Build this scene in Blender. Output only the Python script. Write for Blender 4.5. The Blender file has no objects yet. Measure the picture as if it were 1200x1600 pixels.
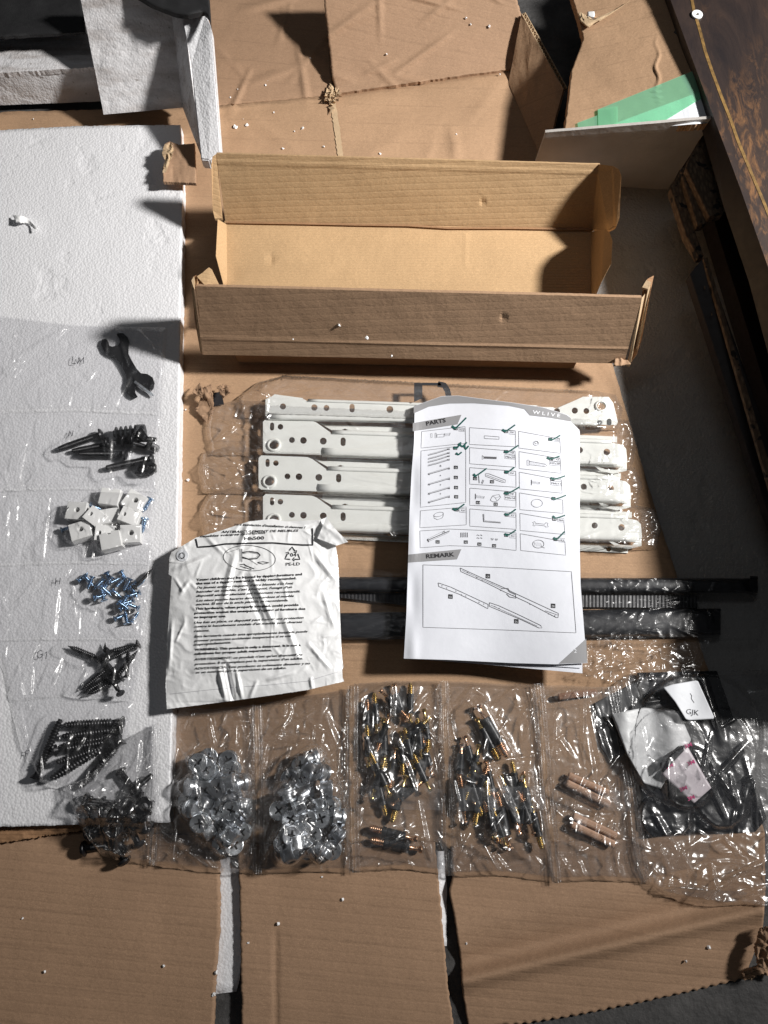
import bpy, bmesh, math, random
import numpy as np
from mathutils import Vector, Matrix, Euler

SC = bpy.context.scene
COL = SC.collection

# ------------------------------------------------------------------ camera
TILT, FPX, DIST = math.radians(17.0), 1208.0, 0.75
CAM = np.array([0.0, -DIST * math.sin(TILT), DIST * math.cos(TILT)])
cam_d = bpy.data.cameras.new('camera')
cam = bpy.data.objects.new('camera', cam_d)
COL.objects.link(cam)
cam.location = CAM.tolist()
cam.rotation_euler = (TILT, 0, 0)
cam_d.sensor_fit = 'VERTICAL'
cam_d.sensor_height = 36.0
cam_d.lens = FPX / 1600.0 * 36.0
cam_d.clip_start, cam_d.clip_end = 0.01, 50
SC.camera = cam

# ------------------------------------------------------------------ light: dim room + one hard light from the right
world = bpy.data.worlds.new('World')
SC.world = world
world.use_nodes = True
bg = world.node_tree.nodes['Background']
bg.inputs[0].default_value = (0.92, 0.95, 1.0, 1)
bg.inputs[1].default_value = 0.03
ld = bpy.data.lights.new('window_light', 'AREA')
ld.shape, ld.size, ld.energy, ld.color = 'DISK', 0.19, 9.3, (1.0, 0.975, 0.945)
ld.spread = math.radians(66)
lo = bpy.data.objects.new('window_light', ld)
COL.objects.link(lo)
lo.location = (1.40, 0.27, 1.25)
lo.rotation_euler = (Vector(lo.location) - Vector((0.0, 0.30, 0))).to_track_quat('Z', 'Y').to_euler()
l2 = bpy.data.lights.new('added_strip_light', 'AREA')  # added strip lamp for extra film glints and a little fill
l2.shape, l2.size, l2.size_y, l2.energy, l2.color = 'RECTANGLE', 1.3, .04, 1.3, (.93, .96, 1.0)
lo2 = bpy.data.objects.new('added_strip_light', l2)
COL.objects.link(lo2)
lo2.location = (-.25, .75, 2.1)
lo2.rotation_euler = (Vector(lo2.location) - Vector((0, 0, 0))).to_track_quat('Z', 'Y').to_euler()
SC.view_settings.view_transform = 'Standard'
SC.view_settings.look = 'None'
SC.view_settings.exposure = 0.0
SC.view_settings.gamma = 1.0
SC.render.engine = 'CYCLES'
SC.cycles.max_bounces = 12
SC.cycles.transparent_max_bounces = 32
SC.cycles.sample_clamp_indirect = 4.0
SC.cycles.caustics_reflective = False
SC.cycles.caustics_refractive = False

# ------------------------------------------------------------------ placing helpers
_fw = np.array([0, math.sin(TILT), -math.cos(TILT)])
_up = np.array([0, math.cos(TILT), math.sin(TILT)])


def P(x, y, z=0.0):
    """where the sight line through a spot of the photograph meets height z (mm above the floor); metres"""
    x, y, z = np.broadcast_arrays(np.asarray(x, float), np.asarray(y, float), np.asarray(z, float))
    d = _fw * FPX + np.stack([x - 600, (800 - y) * _up[1], (800 - y) * _up[2]], -1)
    t = (z / 1000 - CAM[2]) / d[..., 2]
    return CAM + d * t[..., None]


def px_mm(x, y, z=0):
    return float(np.linalg.norm(P(x + .5, y, z) - P(x - .5, y, z)) * 1000)


_tabs = {}


def vnoise(x, y, seed=0):
    if seed not in _tabs:
        _tabs[seed] = np.random.default_rng(seed + 991).random((128, 128))
    T = _tabs[seed]
    xi, yi = np.floor(x).astype(int), np.floor(y).astype(int)
    fx, fy = x - xi, y - yi
    fx, fy = fx * fx * (3 - 2 * fx), fy * fy * (3 - 2 * fy)
    a, b = T[xi % 128, yi % 128], T[(xi + 1) % 128, yi % 128]
    c, d = T[xi % 128, (yi + 1) % 128], T[(xi + 1) % 128, (yi + 1) % 128]
    return (a * (1 - fx) + b * fx) * (1 - fy) + (c * (1 - fx) + d * fx) * fy


def fbm(x, y, seed=0, octv=3):
    s, a, t = 0, 1, 0
    for k in range(octv):
        s = s + a * vnoise(x * 2 ** k, y * 2 ** k, seed + k)
        t += a
        a *= .5
    return s / t


def crumple(x, y, seed, scale, amp):
    """sharp-crested folds of handled film or paper (mm)"""
    wx = x / scale + 1.3 * fbm(x / scale / 1.7, y / scale / 1.7, seed + 11, 2)
    wy = y / scale + 1.3 * fbm(x / scale / 1.7, y / scale / 1.7, seed + 17, 2)
    h = 1 - np.abs(2 * vnoise(wx, wy, seed) - 1)
    h2 = 1 - np.abs(2 * vnoise(wx * 2.1, wy * 2.1, seed + 3) - 1)
    return amp * (h + .45 * h2)


def creases(n, box, seed, ln=(25, 70), wid=(4, 9), amp=(.5, 1.6), ang=None):
    r = np.random.default_rng(seed)
    x0, y0, x1, y1 = box
    L = []
    for _ in range(n):
        a = r.uniform(0, math.pi) if ang is None else r.normal(ang[0], ang[1])
        L.append((r.uniform(x0, x1), r.uniform(y0, y1), math.cos(a), math.sin(a), r.uniform(*ln), r.uniform(*wid), r.uniform(*amp)))

    def f(x, y):
        h = np.zeros(np.shape(x))
        for cx, cy, ca, sa, l, w, a in L:
            u = ((x - cx) * ca + (y - cy) * sa) / (l / 2)
            v = (-(x - cx) * sa + (y - cy) * ca) / w
            h = np.maximum(h, a * (.5 + .5 * np.cos(np.pi * np.clip(v, -1, 1))) * np.clip(1 - u * u, 0, 1))
        return h
    return f


# ------------------------------------------------------------------ object helpers
def tag(o, label=None, cat=None, group=None, kind=None):
    if label: o['label'] = label
    if cat: o['category'] = cat
    if group: o['group'] = group
    if kind: o['kind'] = kind
    return o


def thing(name, loc, label, cat, group=None, kind=None):
    o = bpy.data.objects.new(name, None)
    o.empty_display_size = .01
    COL.objects.link(o)
    o.location = Vector(loc)
    return tag(o, label, cat, group, kind)


def ob(name, me, mat, parent=None, loc=None, smooth=False):
    o = bpy.data.objects.new(name, me)
    COL.objects.link(o)
    if mat and not me.materials:
        me.materials.append(mat)
    if parent:
        o.parent = parent
    if loc is not None:
        o.location = Vector(loc)
    if smooth:
        me.polygons.foreach_set('use_smooth', np.ones(len(me.polygons), bool))
    return o


def gl(o):
    v = Vector(o.location)
    while o.parent:
        o = o.parent
        v = v + Vector(o.location)
    return v


def raw(name, V, F, mat, parent=None, smooth=False, at=None):
    """mesh object from world points; kept relative to its parent's base (or its own)"""
    V = np.asarray(V, float)
    if parent:
        org = np.array(gl(parent))
    else:
        org = np.array(at if at is not None else [V[:, 0].mean(), V[:, 1].mean(), V[:, 2].min()])
    me = bpy.data.meshes.new(name)
    me.from_pydata((V - org).tolist(), [], F if isinstance(F, list) else F.tolist())
    me.validate()
    return ob(name, me, mat, parent, None if parent else org, smooth)


def pl(pts, n):
    """resample a polyline to n points by length"""
    p = np.asarray(pts, float)
    s = np.r_[0, np.cumsum(np.linalg.norm(np.diff(p, axis=0), axis=1))]
    t = np.linspace(0, s[-1], n)
    return np.stack([np.interp(t, s, p[:, k]) for k in range(p.shape[1])], -1)


def coons(top, right, bottom, left, nx, ny, jag=0, seed=1):
    """top and bottom run left to right, left and right run top to bottom"""
    t, b, l, r = pl(top, nx), pl(bottom, nx), pl(left, ny), pl(right, ny)
    if jag:
        g = np.random.default_rng(seed)
        for e in (t, b):
            e[1:-1, 1] += g.normal(0, jag, nx - 2)
        for e in (l, r):
            e[1:-1, 0] += g.normal(0, jag, ny - 2)
    u, v = np.linspace(0, 1, nx)[None, :, None], np.linspace(0, 1, ny)[:, None, None]
    S = (1 - v) * t[None] + v * b[None] + (1 - u) * l[:, None] + u * r[:, None]
    S = S - ((1 - u) * (1 - v) * t[0] + u * (1 - v) * t[-1] + (1 - u) * v * b[0] + u * v * b[-1])
    return S


def gridfaces(nx, ny, off=0, flip=False):
    i = np.arange(ny - 1)[:, None] * nx + np.arange(nx - 1)[None] + off
    q = np.stack([i, i + nx, i + nx + 1, i + 1], -1).reshape(-1, 4)
    return q[:, ::-1] if flip else q


def skirted(top, bot, nx, ny):
    """closed slab from two point grids"""
    n = nx * ny
    V = np.r_[top.reshape(-1, 3), bot.reshape(-1, 3)]
    F = [gridfaces(nx, ny), gridfaces(nx, ny, n, True)]
    ring = np.r_[np.arange(nx), np.arange(1, ny) * nx + nx - 1, (ny - 1) * nx + np.arange(nx - 2, -1, -1), np.arange(ny - 2, 0, -1) * nx]
    a, b = ring, np.roll(ring, -1)
    F.append(np.stack([a, b, b + n, a + n], -1))
    return V, np.concatenate(F)


def sheet(name, S, zf, mat, parent=None, thick=0, smooth=True, at=None):
    """S: grid of photo points, zf: height in mm of the top over them"""
    ny, nx = S.shape[:2]
    z = zf(S[..., 0], S[..., 1]) if callable(zf) else np.full((ny, nx), float(zf))
    top = P(S[..., 0], S[..., 1], z)
    if thick:
        bot = top - np.array([0, 0, thick / 1000])
        V, F = skirted(top, bot, nx, ny)
    else:
        V, F = top.reshape(-1, 3), gridfaces(nx, ny)
    o = raw(name, V, F, mat, parent, smooth, at)
    if thick and smooth:
        fl = np.ones(len(F), bool)
        fl[-(2 * (nx + ny) - 4):] = False
        if len(o.data.polygons) == len(fl):
            o.data.polygons.foreach_set('use_smooth', fl)
    return o


def panel(name, c, nx, ny, thick, mat, parent, dent=None, jag=0, seed=1, away=(0, 0, 1), edges=None):
    """stiff board between four corners c = TL, TR, BR, BL as (px, py, z); its face looks along 'away'"""
    C = [P(*q) for q in c]
    u, v = np.linspace(0, 1, nx)[None, :, None], np.linspace(0, 1, ny)[:, None, None]
    G = (1 - v) * ((1 - u) * C[0] + u * C[1]) + v * ((1 - u) * C[3] + u * C[2])
    n = np.cross(C[1] - C[0], C[3] - C[0])
    n = n / np.linalg.norm(n)
    if np.dot(n, np.array(away)) < 0: n = -n
    if jag:
        g = np.random.default_rng(seed)
        dirv = (C[3] - C[0]) / np.linalg.norm(C[3] - C[0])
        G[0, 1:-1] += g.normal(0, jag / 1000, nx - 2)[:, None] * dirv
    if dent is not None:
        G = G + (dent(np.broadcast_to(u[..., 0], (ny, nx)), np.broadcast_to(v[..., 0], (ny, nx))) / 1000)[..., None] * n
    V, F = skirted(G, G - n * thick / 1000, nx, ny)
    return raw(name, V, F, mat, parent)


def slab(name, poly, thick, mat, parent=None, bevel=0, at=None, down=True):
    """board with any outline: poly of (px, py, z) on (nearly) one plane, thickness in mm below it"""
    A = np.array([P(*q) for q in poly])
    n = np.zeros(3)
    for i in range(len(A)):
        n += np.cross(A[i], A[(i + 1) % len(A)])
    n /= np.linalg.norm(n)
    if n[2] < 0: n = -n
    off = np.array([0, 0, -thick / 1000]) if down else -n * thick / 1000
    k = len(A)
    V = np.r_[A, A + off]
    F = [list(range(k)), list(range(2 * k - 1, k - 1, -1))] + [[i, (i + 1) % k, (i + 1) % k + k, i + k] for i in range(k)]
    o = raw(name, V, F, mat, parent, at=at)
    bm = bmesh.new()
    bm.from_mesh(o.data)
    bmesh.ops.recalc_face_normals(bm, faces=bm.faces)
    if bevel:
        bmesh.ops.bevel(bm, geom=list(bm.edges), offset=bevel / 1000, segments=2, affect='EDGES', clamp_overlap=True)
    bm.to_mesh(o.data)
    bm.free()
    return o


def plate_mesh(outline, holes, thick, bevel=0.0, res=1):
    """flat plate with holes from 2-D outlines, mesh in the same units"""
    cu = bpy.data.curves.new('plate', 'CURVE')
    cu.dimensions, cu.fill_mode = '2D', 'BOTH'
    cu.extrude, cu.bevel_depth, cu.bevel_resolution = thick / 2, bevel, res
    for pts in [outline] + list(holes):
        sp = cu.splines.new('POLY')
        sp.points.add(len(pts) - 1)
        for q, p in zip(sp.points, pts):
            q.co = (p[0], p[1], 0, 1)
        sp.use_cyclic_u = True
    o = bpy.data.objects.new('plate', cu)
    me = bpy.data.meshes.new_from_object(o)
    bpy.data.objects.remove(o)
    bpy.data.curves.remove(cu)
    return me


def circ(cx, cy, rx, ry=None, n=18, a0=0):
    ry = rx if ry is None else ry
    return [(cx + rx * math.cos(a0 + 2 * math.pi * k / n), cy + ry * math.sin(a0 + 2 * math.pi * k / n)) for k in range(n)]


def slot(cx, cy, w, h, n=8):
    """upright rounded slot"""
    r = w / 2
    q = [(cx + r * math.cos(a), cy - (h / 2 - r) - r * math.sin(a)) for a in np.linspace(0, math.pi, n)]
    q += [(cx - r * math.cos(a), cy + (h / 2 - r) + r * math.sin(a)) for a in np.linspace(0, math.pi, n)]
    return q


def pxplate(name, outline, holes, zf, thick, mat, parent=None, bevel=0, smooth=False, at=None):
    """plate cut to an outline of the photograph; zf = height of its top"""
    me = plate_mesh(outline, holes, thick, bevel)
    V = np.array([v.co[:] for v in me.vertices])
    F = [list(p.vertices)[::-1] for p in me.polygons]
    z = zf(V[:, 0], V[:, 1]) if callable(zf) else zf
    W = P(V[:, 0], V[:, 1], z + V[:, 2] - thick / 2 - bevel)
    bpy.data.meshes.remove(me)
    return raw(name, W, F, mat, parent, smooth, at)


def ribbon(strokes, w, zf, eps=.15, step=6):
    """flat ink strokes lying on a surface; strokes = polylines in the photograph"""
    V, F = [], []
    for st in strokes:
        ww = w
        if isinstance(st, tuple): st, ww = st
        p = np.asarray(st, float)
        ln = np.linalg.norm(np.diff(p, axis=0), axis=1).sum()
        if len(p) < 6 or step < 6:
            q = [p[0]]
            for a, b in zip(p[:-1], p[1:]):
                k = max(1, int(np.linalg.norm(b - a) / step))
                q += [a + (b - a) * (i + 1) / k for i in range(k)]
            p = np.array(q)
        d = np.gradient(p, axis=0)
        d /= np.maximum(np.linalg.norm(d, axis=1), 1e-9)[:, None]
        nrm = np.stack([-d[:, 1], d[:, 0]], -1) * ww / 2
        b0 = len(V)
        for k in range(len(p)):
            V += [p[k] + nrm[k], p[k] - nrm[k]]
        F += [[b0 + 2 * k, b0 + 2 * k + 1, b0 + 2 * k + 3, b0 + 2 * k + 2] for k in range(len(p) - 1)]
    V = np.array(V)
    return P(V[:, 0], V[:, 1], zf(V[:, 0], V[:, 1]) + eps), F


def fillpoly(polys, zf, eps=.15, step=8):
    """flat ink areas: convex-ish quads, subdivided to follow the surface"""
    V, F = [], []
    for q in polys:
        q = np.asarray(q, float)
        nx = max(2, int(np.linalg.norm(q[1] - q[0]) / step) + 1)
        ny = max(2, int(np.linalg.norm(q[3] - q[0]) / step) + 1)
        u, v = np.linspace(0, 1, nx)[None, :, None], np.linspace(0, 1, ny)[:, None, None]
        G = (1 - v) * ((1 - u) * q[0] + u * q[1]) + v * ((1 - u) * q[3] + u * q[2])
        F += gridfaces(nx, ny, len(V)).tolist()
        V += G.reshape(-1, 2).tolist()
    V = np.array(V)
    return P(V[:, 0], V[:, 1], zf(V[:, 0], V[:, 1]) + eps), F


_txt = {}


def text_mesh(s, bold=0.0, shear=0.0, res=2):
    k = (s, bold, shear)
    if k not in _txt:
        cu = bpy.data.curves.new('t', 'FONT')
        cu.body, cu.size, cu.resolution_u = s, 1.0, res
        cu.offset, cu.shear = bold, shear
        o = bpy.data.objects.new('t', cu)
        me = bpy.data.meshes.new_from_object(o)
        V = np.array([v.co[:2] for v in me.vertices]).reshape(-1, 2)
        F = [list(p.vertices) for p in me.polygons]
        bpy.data.objects.remove(o)
        bpy.data.curves.remove(cu)
        bpy.data.meshes.remove(me)
        _txt[k] = (V, F)
    return _txt[k]


def lettering(lines, zf, eps=.15, bold=0.0, shear=0.0):
    """lines = (text, (x0,y0), (x1,y1), cap height px[, bold, shear]): each set along its baseline of the photograph"""
    VV, FF = [], []
    for ln in lines:
        s, a, b, h = ln[:4]
        bo, sh = (ln[4], ln[5]) if len(ln) > 4 else (bold, shear)
        V, F = text_mesh(s, bo, sh)
        if not len(V): continue
        x0, x1 = V[:, 0].min(), V[:, 0].max()
        u = (V[:, 0] - x0) / max(x1 - x0, 1e-6)
        a, b = np.array(a, float), np.array(b, float)
        d = (b - a) / np.linalg.norm(b - a)
        up = np.array([d[1], -d[0]])
        q = a + u[:, None] * (b - a) + (V[:, 1] / .7 * h)[:, None] * up
        off = sum(len(v) for v in VV)
        VV.append(q)
        FF += [[i + off for i in f][::-1] for f in F]
    V = np.concatenate(VV)
    return P(V[:, 0], V[:, 1], zf(V[:, 0], V[:, 1]) + eps), FF


def join(*vf):
    V, F, o = [], [], 0
    for v, f in vf:
        V.append(np.asarray(v, float))
        F += [[i + o for i in q] for q in (f if isinstance(f, list) else f.tolist())]
        o += len(v)
    return np.concatenate(V), F


# ------------------------------------------------------------------ materials
class NT:
    def __init__(s, name):
        s.m = bpy.data.materials.new(name)
        s.m.use_nodes = True
        s.t = s.m.node_tree
        s.n = s.t.nodes
        s.b = s.n['Principled BSDF']
        s.out = s.n['Material Output']
        s.co = s.n.new('ShaderNodeTexCoord').outputs['Object']

    def lk(s, a, b):
        s.t.links.new(a, b)

    def mapping(s, scale=(1, 1, 1), rot=(0, 0, 0)):
        m = s.n.new('ShaderNodeMapping')
        m.inputs['Scale'].default_value = scale
        m.inputs['Rotation'].default_value = rot
        s.lk(s.co, m.inputs[0])
        return m.outputs[0]

    def noise(s, scale, vec=None, detail=4, rough=.55, dist=0):
        t = s.n.new('ShaderNodeTexNoise')
        t.inputs['Scale'].default_value = scale
        t.inputs['Detail'].default_value = detail
        t.inputs['Roughness'].default_value = rough
        t.inputs['Distortion'].default_value = dist
        s.lk(vec or s.co, t.inputs['Vector'])
        return t.outputs['Fac']

    def wave(s, scale, vec=None, dist=1.0, dscale=2.0, axis='Y'):
        t = s.n.new('ShaderNodeTexWave')
        t.bands_direction = axis
        t.inputs['Scale'].default_value = scale
        t.inputs['Distortion'].default_value = dist
        t.inputs['Detail Scale'].default_value = dscale
        s.lk(vec or s.co, t.inputs['Vector'])
        return t.outputs['Fac']

    def voro(s, scale, feature='F1', vec=None):
        t = s.n.new('ShaderNodeTexVoronoi')
        t.feature = feature
        t.inputs['Scale'].default_value = scale
        s.lk(vec or s.co, t.inputs['Vector'])
        return t.outputs['Distance']

    def ramp(s, fac, stops):
        r = s.n.new('ShaderNodeValToRGB')
        e = r.color_ramp.elements
        while len(e) < len(stops): e.new(.5)
        for q, (p, c) in zip(e, stops):
            q.position = p
            q.color = (c, c, c, 1) if isinstance(c, (int, float)) else (*c, 1)
        s.lk(fac, r.inputs[0])
        return r.outputs[0]

    def mix(s, fac, a, b, mode='MIX'):
        m = s.n.new('ShaderNodeMix')
        m.data_type, m.blend_type = 'RGBA', mode
        for i, v in ((0, fac), (6, a), (7, b)):
            if hasattr(v, 'node'): s.lk(v, m.inputs[i])
            elif i == 0: m.inputs[0].default_value = v
            else: m.inputs[i].default_value = (*v, 1)
        return m.outputs[2]

    def math(s, op, a, b=0.0):
        m = s.n.new('ShaderNodeMath')
        m.operation = op
        for i, v in ((0, a), (1, b)):
            if hasattr(v, 'node'): s.lk(v, m.inputs[i])
            else: m.inputs[i].default_value = v
        return m.outputs[0]

    def bump(s, h, dist, strength=1.0, prev=None):
        b = s.n.new('ShaderNodeBump')
        b.inputs['Distance'].default_value = dist
        b.inputs['Strength'].default_value = strength
        s.lk(h, b.inputs['Height'])
        if prev: s.lk(prev, b.inputs['Normal'])
        return b.outputs[0]

    def fin(s, col=None, rough=.5, metal=0, nrm=None, spec=None, coat=0):
        if col is not None:
            if hasattr(col, 'node'): s.lk(col, s.b.inputs['Base Color'])
            else: s.b.inputs['Base Color'].default_value = (*col, 1)
        if hasattr(rough, 'node'): s.lk(rough, s.b.inputs['Roughness'])
        else: s.b.inputs['Roughness'].default_value = rough
        s.b.inputs['Metallic'].default_value = metal
        if spec is not None: s.b.inputs['Specular IOR Level'].default_value = spec
        if coat:
            s.b.inputs['Coat Weight'].default_value = coat
            s.b.inputs['Coat Roughness'].default_value = .15
        if nrm: s.lk(nrm, s.b.inputs['Normal'])
        return s.m


def m_card(name, base, rib=150, rot=0.0, ribamt=.25, vary=.16, bumpd=.00035, dash=0):
    t = NT(name)
    mp = t.mapping(rot=(0, 0, rot))
    big = t.noise(9, detail=5)
    fib = t.noise(520, t.mapping((.6, 1.2, 1), (0, 0, rot)), 3)
    fine = t.noise(1500, detail=2)
    rb = t.wave(rib / 6.2832, mp, .12, 1.5)
    streak = t.noise(60, t.mapping((.12, 1.2, 1), (0, 0, rot)), 4)
    dk, lt = tuple(c * (1 - vary) for c in base), tuple(min(1, c * (1 + vary)) for c in base)
    c = t.mix(t.ramp(big, [(.3, 0), (.7, 1)]), dk, lt)
    c = t.mix(t.math('MULTIPLY', t.ramp(fib, [(.35, 0), (.7, 1)]), .35), c, tuple(b * .62 for b in base))
    c = t.mix(t.math('MULTIPLY', t.ramp(fine, [(.5, 0), (.7, 1)]), .5), c, tuple(min(1, b * 1.5) for b in base))
    c = t.mix(t.math('MULTIPLY', t.ramp(streak, [(.5, 0), (.66, 1)]), .09), c, tuple(b * .7 for b in base))
    if dash:
        w = t.wave(dash, mp, .12, 3)
        br = t.noise(26, t.mapping((1.6, 1.2, 1), (0, 0, rot)), 4)
        c = t.mix(t.math('MULTIPLY', t.math('MULTIPLY', t.ramp(w, [(.0, 1), (.02, 0)]), t.ramp(br, [(.40, 0), (.55, 1)])), .2), c, tuple(b * .45 for b in base))
    spots = t.voro(95)
    c = t.mix(t.math('MULTIPLY', t.ramp(spots, [(.0, 1), (.06, 0)]), .3), c, (.06, .035, .02))
    n = t.bump(t.ramp(rb, [(.0, 0), (.25, .8), (1, 1)]), .0012 * ribamt, .9)
    n = t.bump(t.noise(35, detail=5), .0022, .5, n)
    n = t.bump(fib, bumpd, .6, n)
    return t.fin(c, .78, 0, n, .25)


def m_foam(name, base=(.80, .80, .82), dirt=0.0):
    t = NT(name)
    v = t.voro(420)
    e = t.voro(420, 'DISTANCE_TO_EDGE')
    c = t.mix(t.ramp(e, [(0, .6), (.09, 0)]), base, tuple(b * .9 for b in base))
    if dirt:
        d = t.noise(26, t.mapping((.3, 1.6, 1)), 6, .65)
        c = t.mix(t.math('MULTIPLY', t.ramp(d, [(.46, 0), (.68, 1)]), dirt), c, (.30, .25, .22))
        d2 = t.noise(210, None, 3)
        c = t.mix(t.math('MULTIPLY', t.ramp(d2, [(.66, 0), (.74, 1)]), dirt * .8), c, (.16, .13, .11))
    n = t.bump(v, -.0006, .6)
    n = t.bump(t.voro(190), -.0005, .3, n)
    n = t.bump(t.ramp(t.noise(24, None, 3), [(.3, 0), (.42, 1)]), .0016, .5, n)
    n = t.bump(t.noise(60, detail=4), .0006, .3, n)
    n = t.bump(t.noise(900, detail=2), .0003, .4, n)
    return t.fin(c, t.ramp(t.noise(230), [(.35, .2), (.6, .6)]), 0, n, .5)


def m_plain(name, col, rough=.5, metal=0, bumpscale=0, bumpd=.0003, spec=None, coat=0, vary=.1, nscale=60):
    t = NT(name)
    f = t.noise(nscale, detail=5)
    c = t.mix(t.ramp(f, [(.3, 0), (.7, 1)]), tuple(x * (1 - vary) for x in col), tuple(min(1, x * (1 + vary)) for x in col))
    r = t.ramp(t.noise(nscale * 3, detail=3), [(.3, max(0, rough - .07)), (.7, min(1, rough + .09))])
    n = t.bump(t.noise(bumpscale, detail=4), bumpd, .6) if bumpscale else None
    return t.fin(c, r, metal, n, spec, coat)


def m_film(name, haze=.026, rough=.21, tint=(.992, .992, .995), bumps=((70, .0016), (230, .0004)), refl=1.0, hazecol=(.85, .85, .88)):
    """thin clear plastic film: see-through, shiny on every fold, faintly milky"""
    t = NT(name)
    t.n.remove(t.b)
    nrm = None
    for s, d in bumps:
        h = t.math('ABSOLUTE', t.math('SUBTRACT', t.noise(s, None, 3, .5, .6), .5))
        nrm = t.bump(h, d, .8, nrm)
    tr = t.n.new('ShaderNodeBsdfTransparent')
    tr.inputs[0].default_value = (*tint, 1)
    df = t.n.new('ShaderNodeBsdfDiffuse')
    df.inputs[0].default_value = (*hazecol, 1)
    tl = t.n.new('ShaderNodeBsdfTranslucent')
    tl.inputs[0].default_value = (*hazecol, 1)
    dd = t.n.new('ShaderNodeMixShader')
    t.lk(df.outputs[0], dd.inputs[1]); t.lk(tl.outputs[0], dd.inputs[2])
    dd.inputs[0].default_value = .35
    gs = t.n.new('ShaderNodeBsdfGlossy')
    gs.inputs['Roughness'].default_value = rough
    fr = t.n.new('ShaderNodeLayerWeight')
    fr.inputs['Blend'].default_value = .5
    fres = t.math('ADD', t.math('MULTIPLY', t.math('POWER', fr.outputs['Facing'], 5.0), 1.0), .085)
    if nrm:
        for b in (gs, df): t.lk(nrm, b.inputs['Normal'])
    m1, m2 = t.n.new('ShaderNodeMixShader'), t.n.new('ShaderNodeMixShader')
    hz = t.math('MULTIPLY', t.ramp(t.noise(38, None, 4), [(.35, .35), (.7, 1.5)]), haze)
    t.lk(hz, m1.inputs[0]); t.lk(tr.outputs[0], m1.inputs[1]); t.lk(dd.outputs[0], m1.inputs[2])
    f2 = t.math('MULTIPLY', fres, refl)
    t.lk(f2, m2.inputs[0]); t.lk(m1.outputs[0], m2.inputs[1]); t.lk(gs.outputs[0], m2.inputs[2])
    g2 = t.n.new('ShaderNodeBsdfGlossy')
    g2.inputs['Roughness'].default_value = .34
    gm = t.n.new('ShaderNodeMixShader')
    gm.inputs[0].default_value = .4
    t.lk(gs.outputs[0], gm.inputs[1]); t.lk(g2.outputs[0], gm.inputs[2]); t.lk(gm.outputs[0], m2.inputs[2])
    t.lk(m2.outputs[0], t.out.inputs['Surface'])
    return t.m


KR = (.42, .268, .162)
M = {}
M['card'] = m_card('kraft_cardboard', KR, 300, .03, .1, dash=12)
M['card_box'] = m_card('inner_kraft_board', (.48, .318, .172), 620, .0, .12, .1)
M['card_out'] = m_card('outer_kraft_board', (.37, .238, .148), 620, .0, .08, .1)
M['card_flap'] = m_card('flap_kraft_board', (.36, .228, .143), 270, .09, .12, .1, dash=11.5)
M['card_dark'] = m_card('edge_kraft_board', (.30, .17, .09), 600)
M['liner'] = m_plain('torn_paper_liner', (.50, .36, .22), .85, bumpscale=500, bumpd=.0006)
M['foam'] = m_foam('white_foam')
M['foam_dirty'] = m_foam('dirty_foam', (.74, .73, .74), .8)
M['foam_floor'] = m_foam('shaded_foam', (.36, .35, .335), .25)  # foam darkened so the shadow by the boards sits in its colour
M['foam_shade'] = m_foam('shade_grey_foam', (.55, .53, .51), .25)  # shaded copy of the white foam, darkness held in the colour
M['shade_grey'] = m_plain('shade_grey_board', (.40, .375, .35), .7, bumpscale=70, bumpd=.0012, vary=.12, nscale=25)  # grey carries the shade on the standing foam board
M['crumb'] = m_plain('foam_crumb', (.85, .85, .85), .6)
M['black_cloth'] = m_plain('black_cloth', (.012, .012, .013), .7, bumpscale=900, bumpd=.0006)
M['white_paper'] = m_plain('white_paper', (.78, .80, .84), .55, bumpscale=300, bumpd=.0002, vary=.02)
M['ink'] = m_plain('black_ink', (.015, .015, .018), .6)
M['black_metal'] = m_plain('black_oxide_steel', (.012, .012, .014), .33, .4, 300, .0002)
M['zinc'] = m_plain('bright_zinc', (.80, .83, .86), .3, .95, 260, .0004, vary=.15)
M['blue_zinc'] = m_plain('blue_zinc', (.32, .46, .64), .26, 1.0, vary=.25, nscale=220)
M['gold'] = m_plain('yellow_zinc', (.78, .58, .24), .25, 1.0, vary=.3, nscale=200)
M['copper'] = m_plain('pinkish_yellow_zinc', (.72, .46, .30), .26, 1.0, vary=.3, nscale=200)
M['black_plastic'] = m_plain('black_plastic', (.013, .014, .016), .38, 0, 400, .0002)
M['powder_white'] = m_plain('white_powder_coat', (.80, .81, .77), .32, 0, 900, .00012, vary=.03)
M['white_plastic'] = m_plain('white_plastic', (.80, .80, .79), .4, vary=.03)
M['film'] = m_film('clear_film', refl=1.6)

# ------------------------------------------------------------------ floor
t = NT('concrete')
c = t.mix(t.ramp(t.noise(40, detail=8, rough=.7), [(.3, 0), (.7, 1)]), (.030, .029, .029), (.085, .082, .08))
c = t.mix(t.math('MULTIPLY', t.ramp(t.noise(500, detail=3), [(.6, 0), (.75, 1)]), .5), c, (.16, .155, .15))
M['concrete'] = t.fin(c, .75, 0, t.bump(t.noise(160, detail=6), .002, .7))
o = raw('floor', [(-3, -3, 0), (3, -3, 0), (3, 3, 0), (-3, 3, 0)], [[0, 1, 2, 3]], M['concrete'], at=(0, 0, 0))
tag(o, 'dark grey concrete floor', None, kind='structure')

# ------------------------------------------------------------------ flattened carton everything lies on
ZC, ZF = 7.0, 22.0
_cd = creases(46, (300, 0, 1200, 1600), 5, (50, 220), (7, 16), (-1.2, 1.6))
_cd2 = creases(22, (325, 0, 860, 260), 8, (60, 170), (5, 12), (.8, 3.0))


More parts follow.
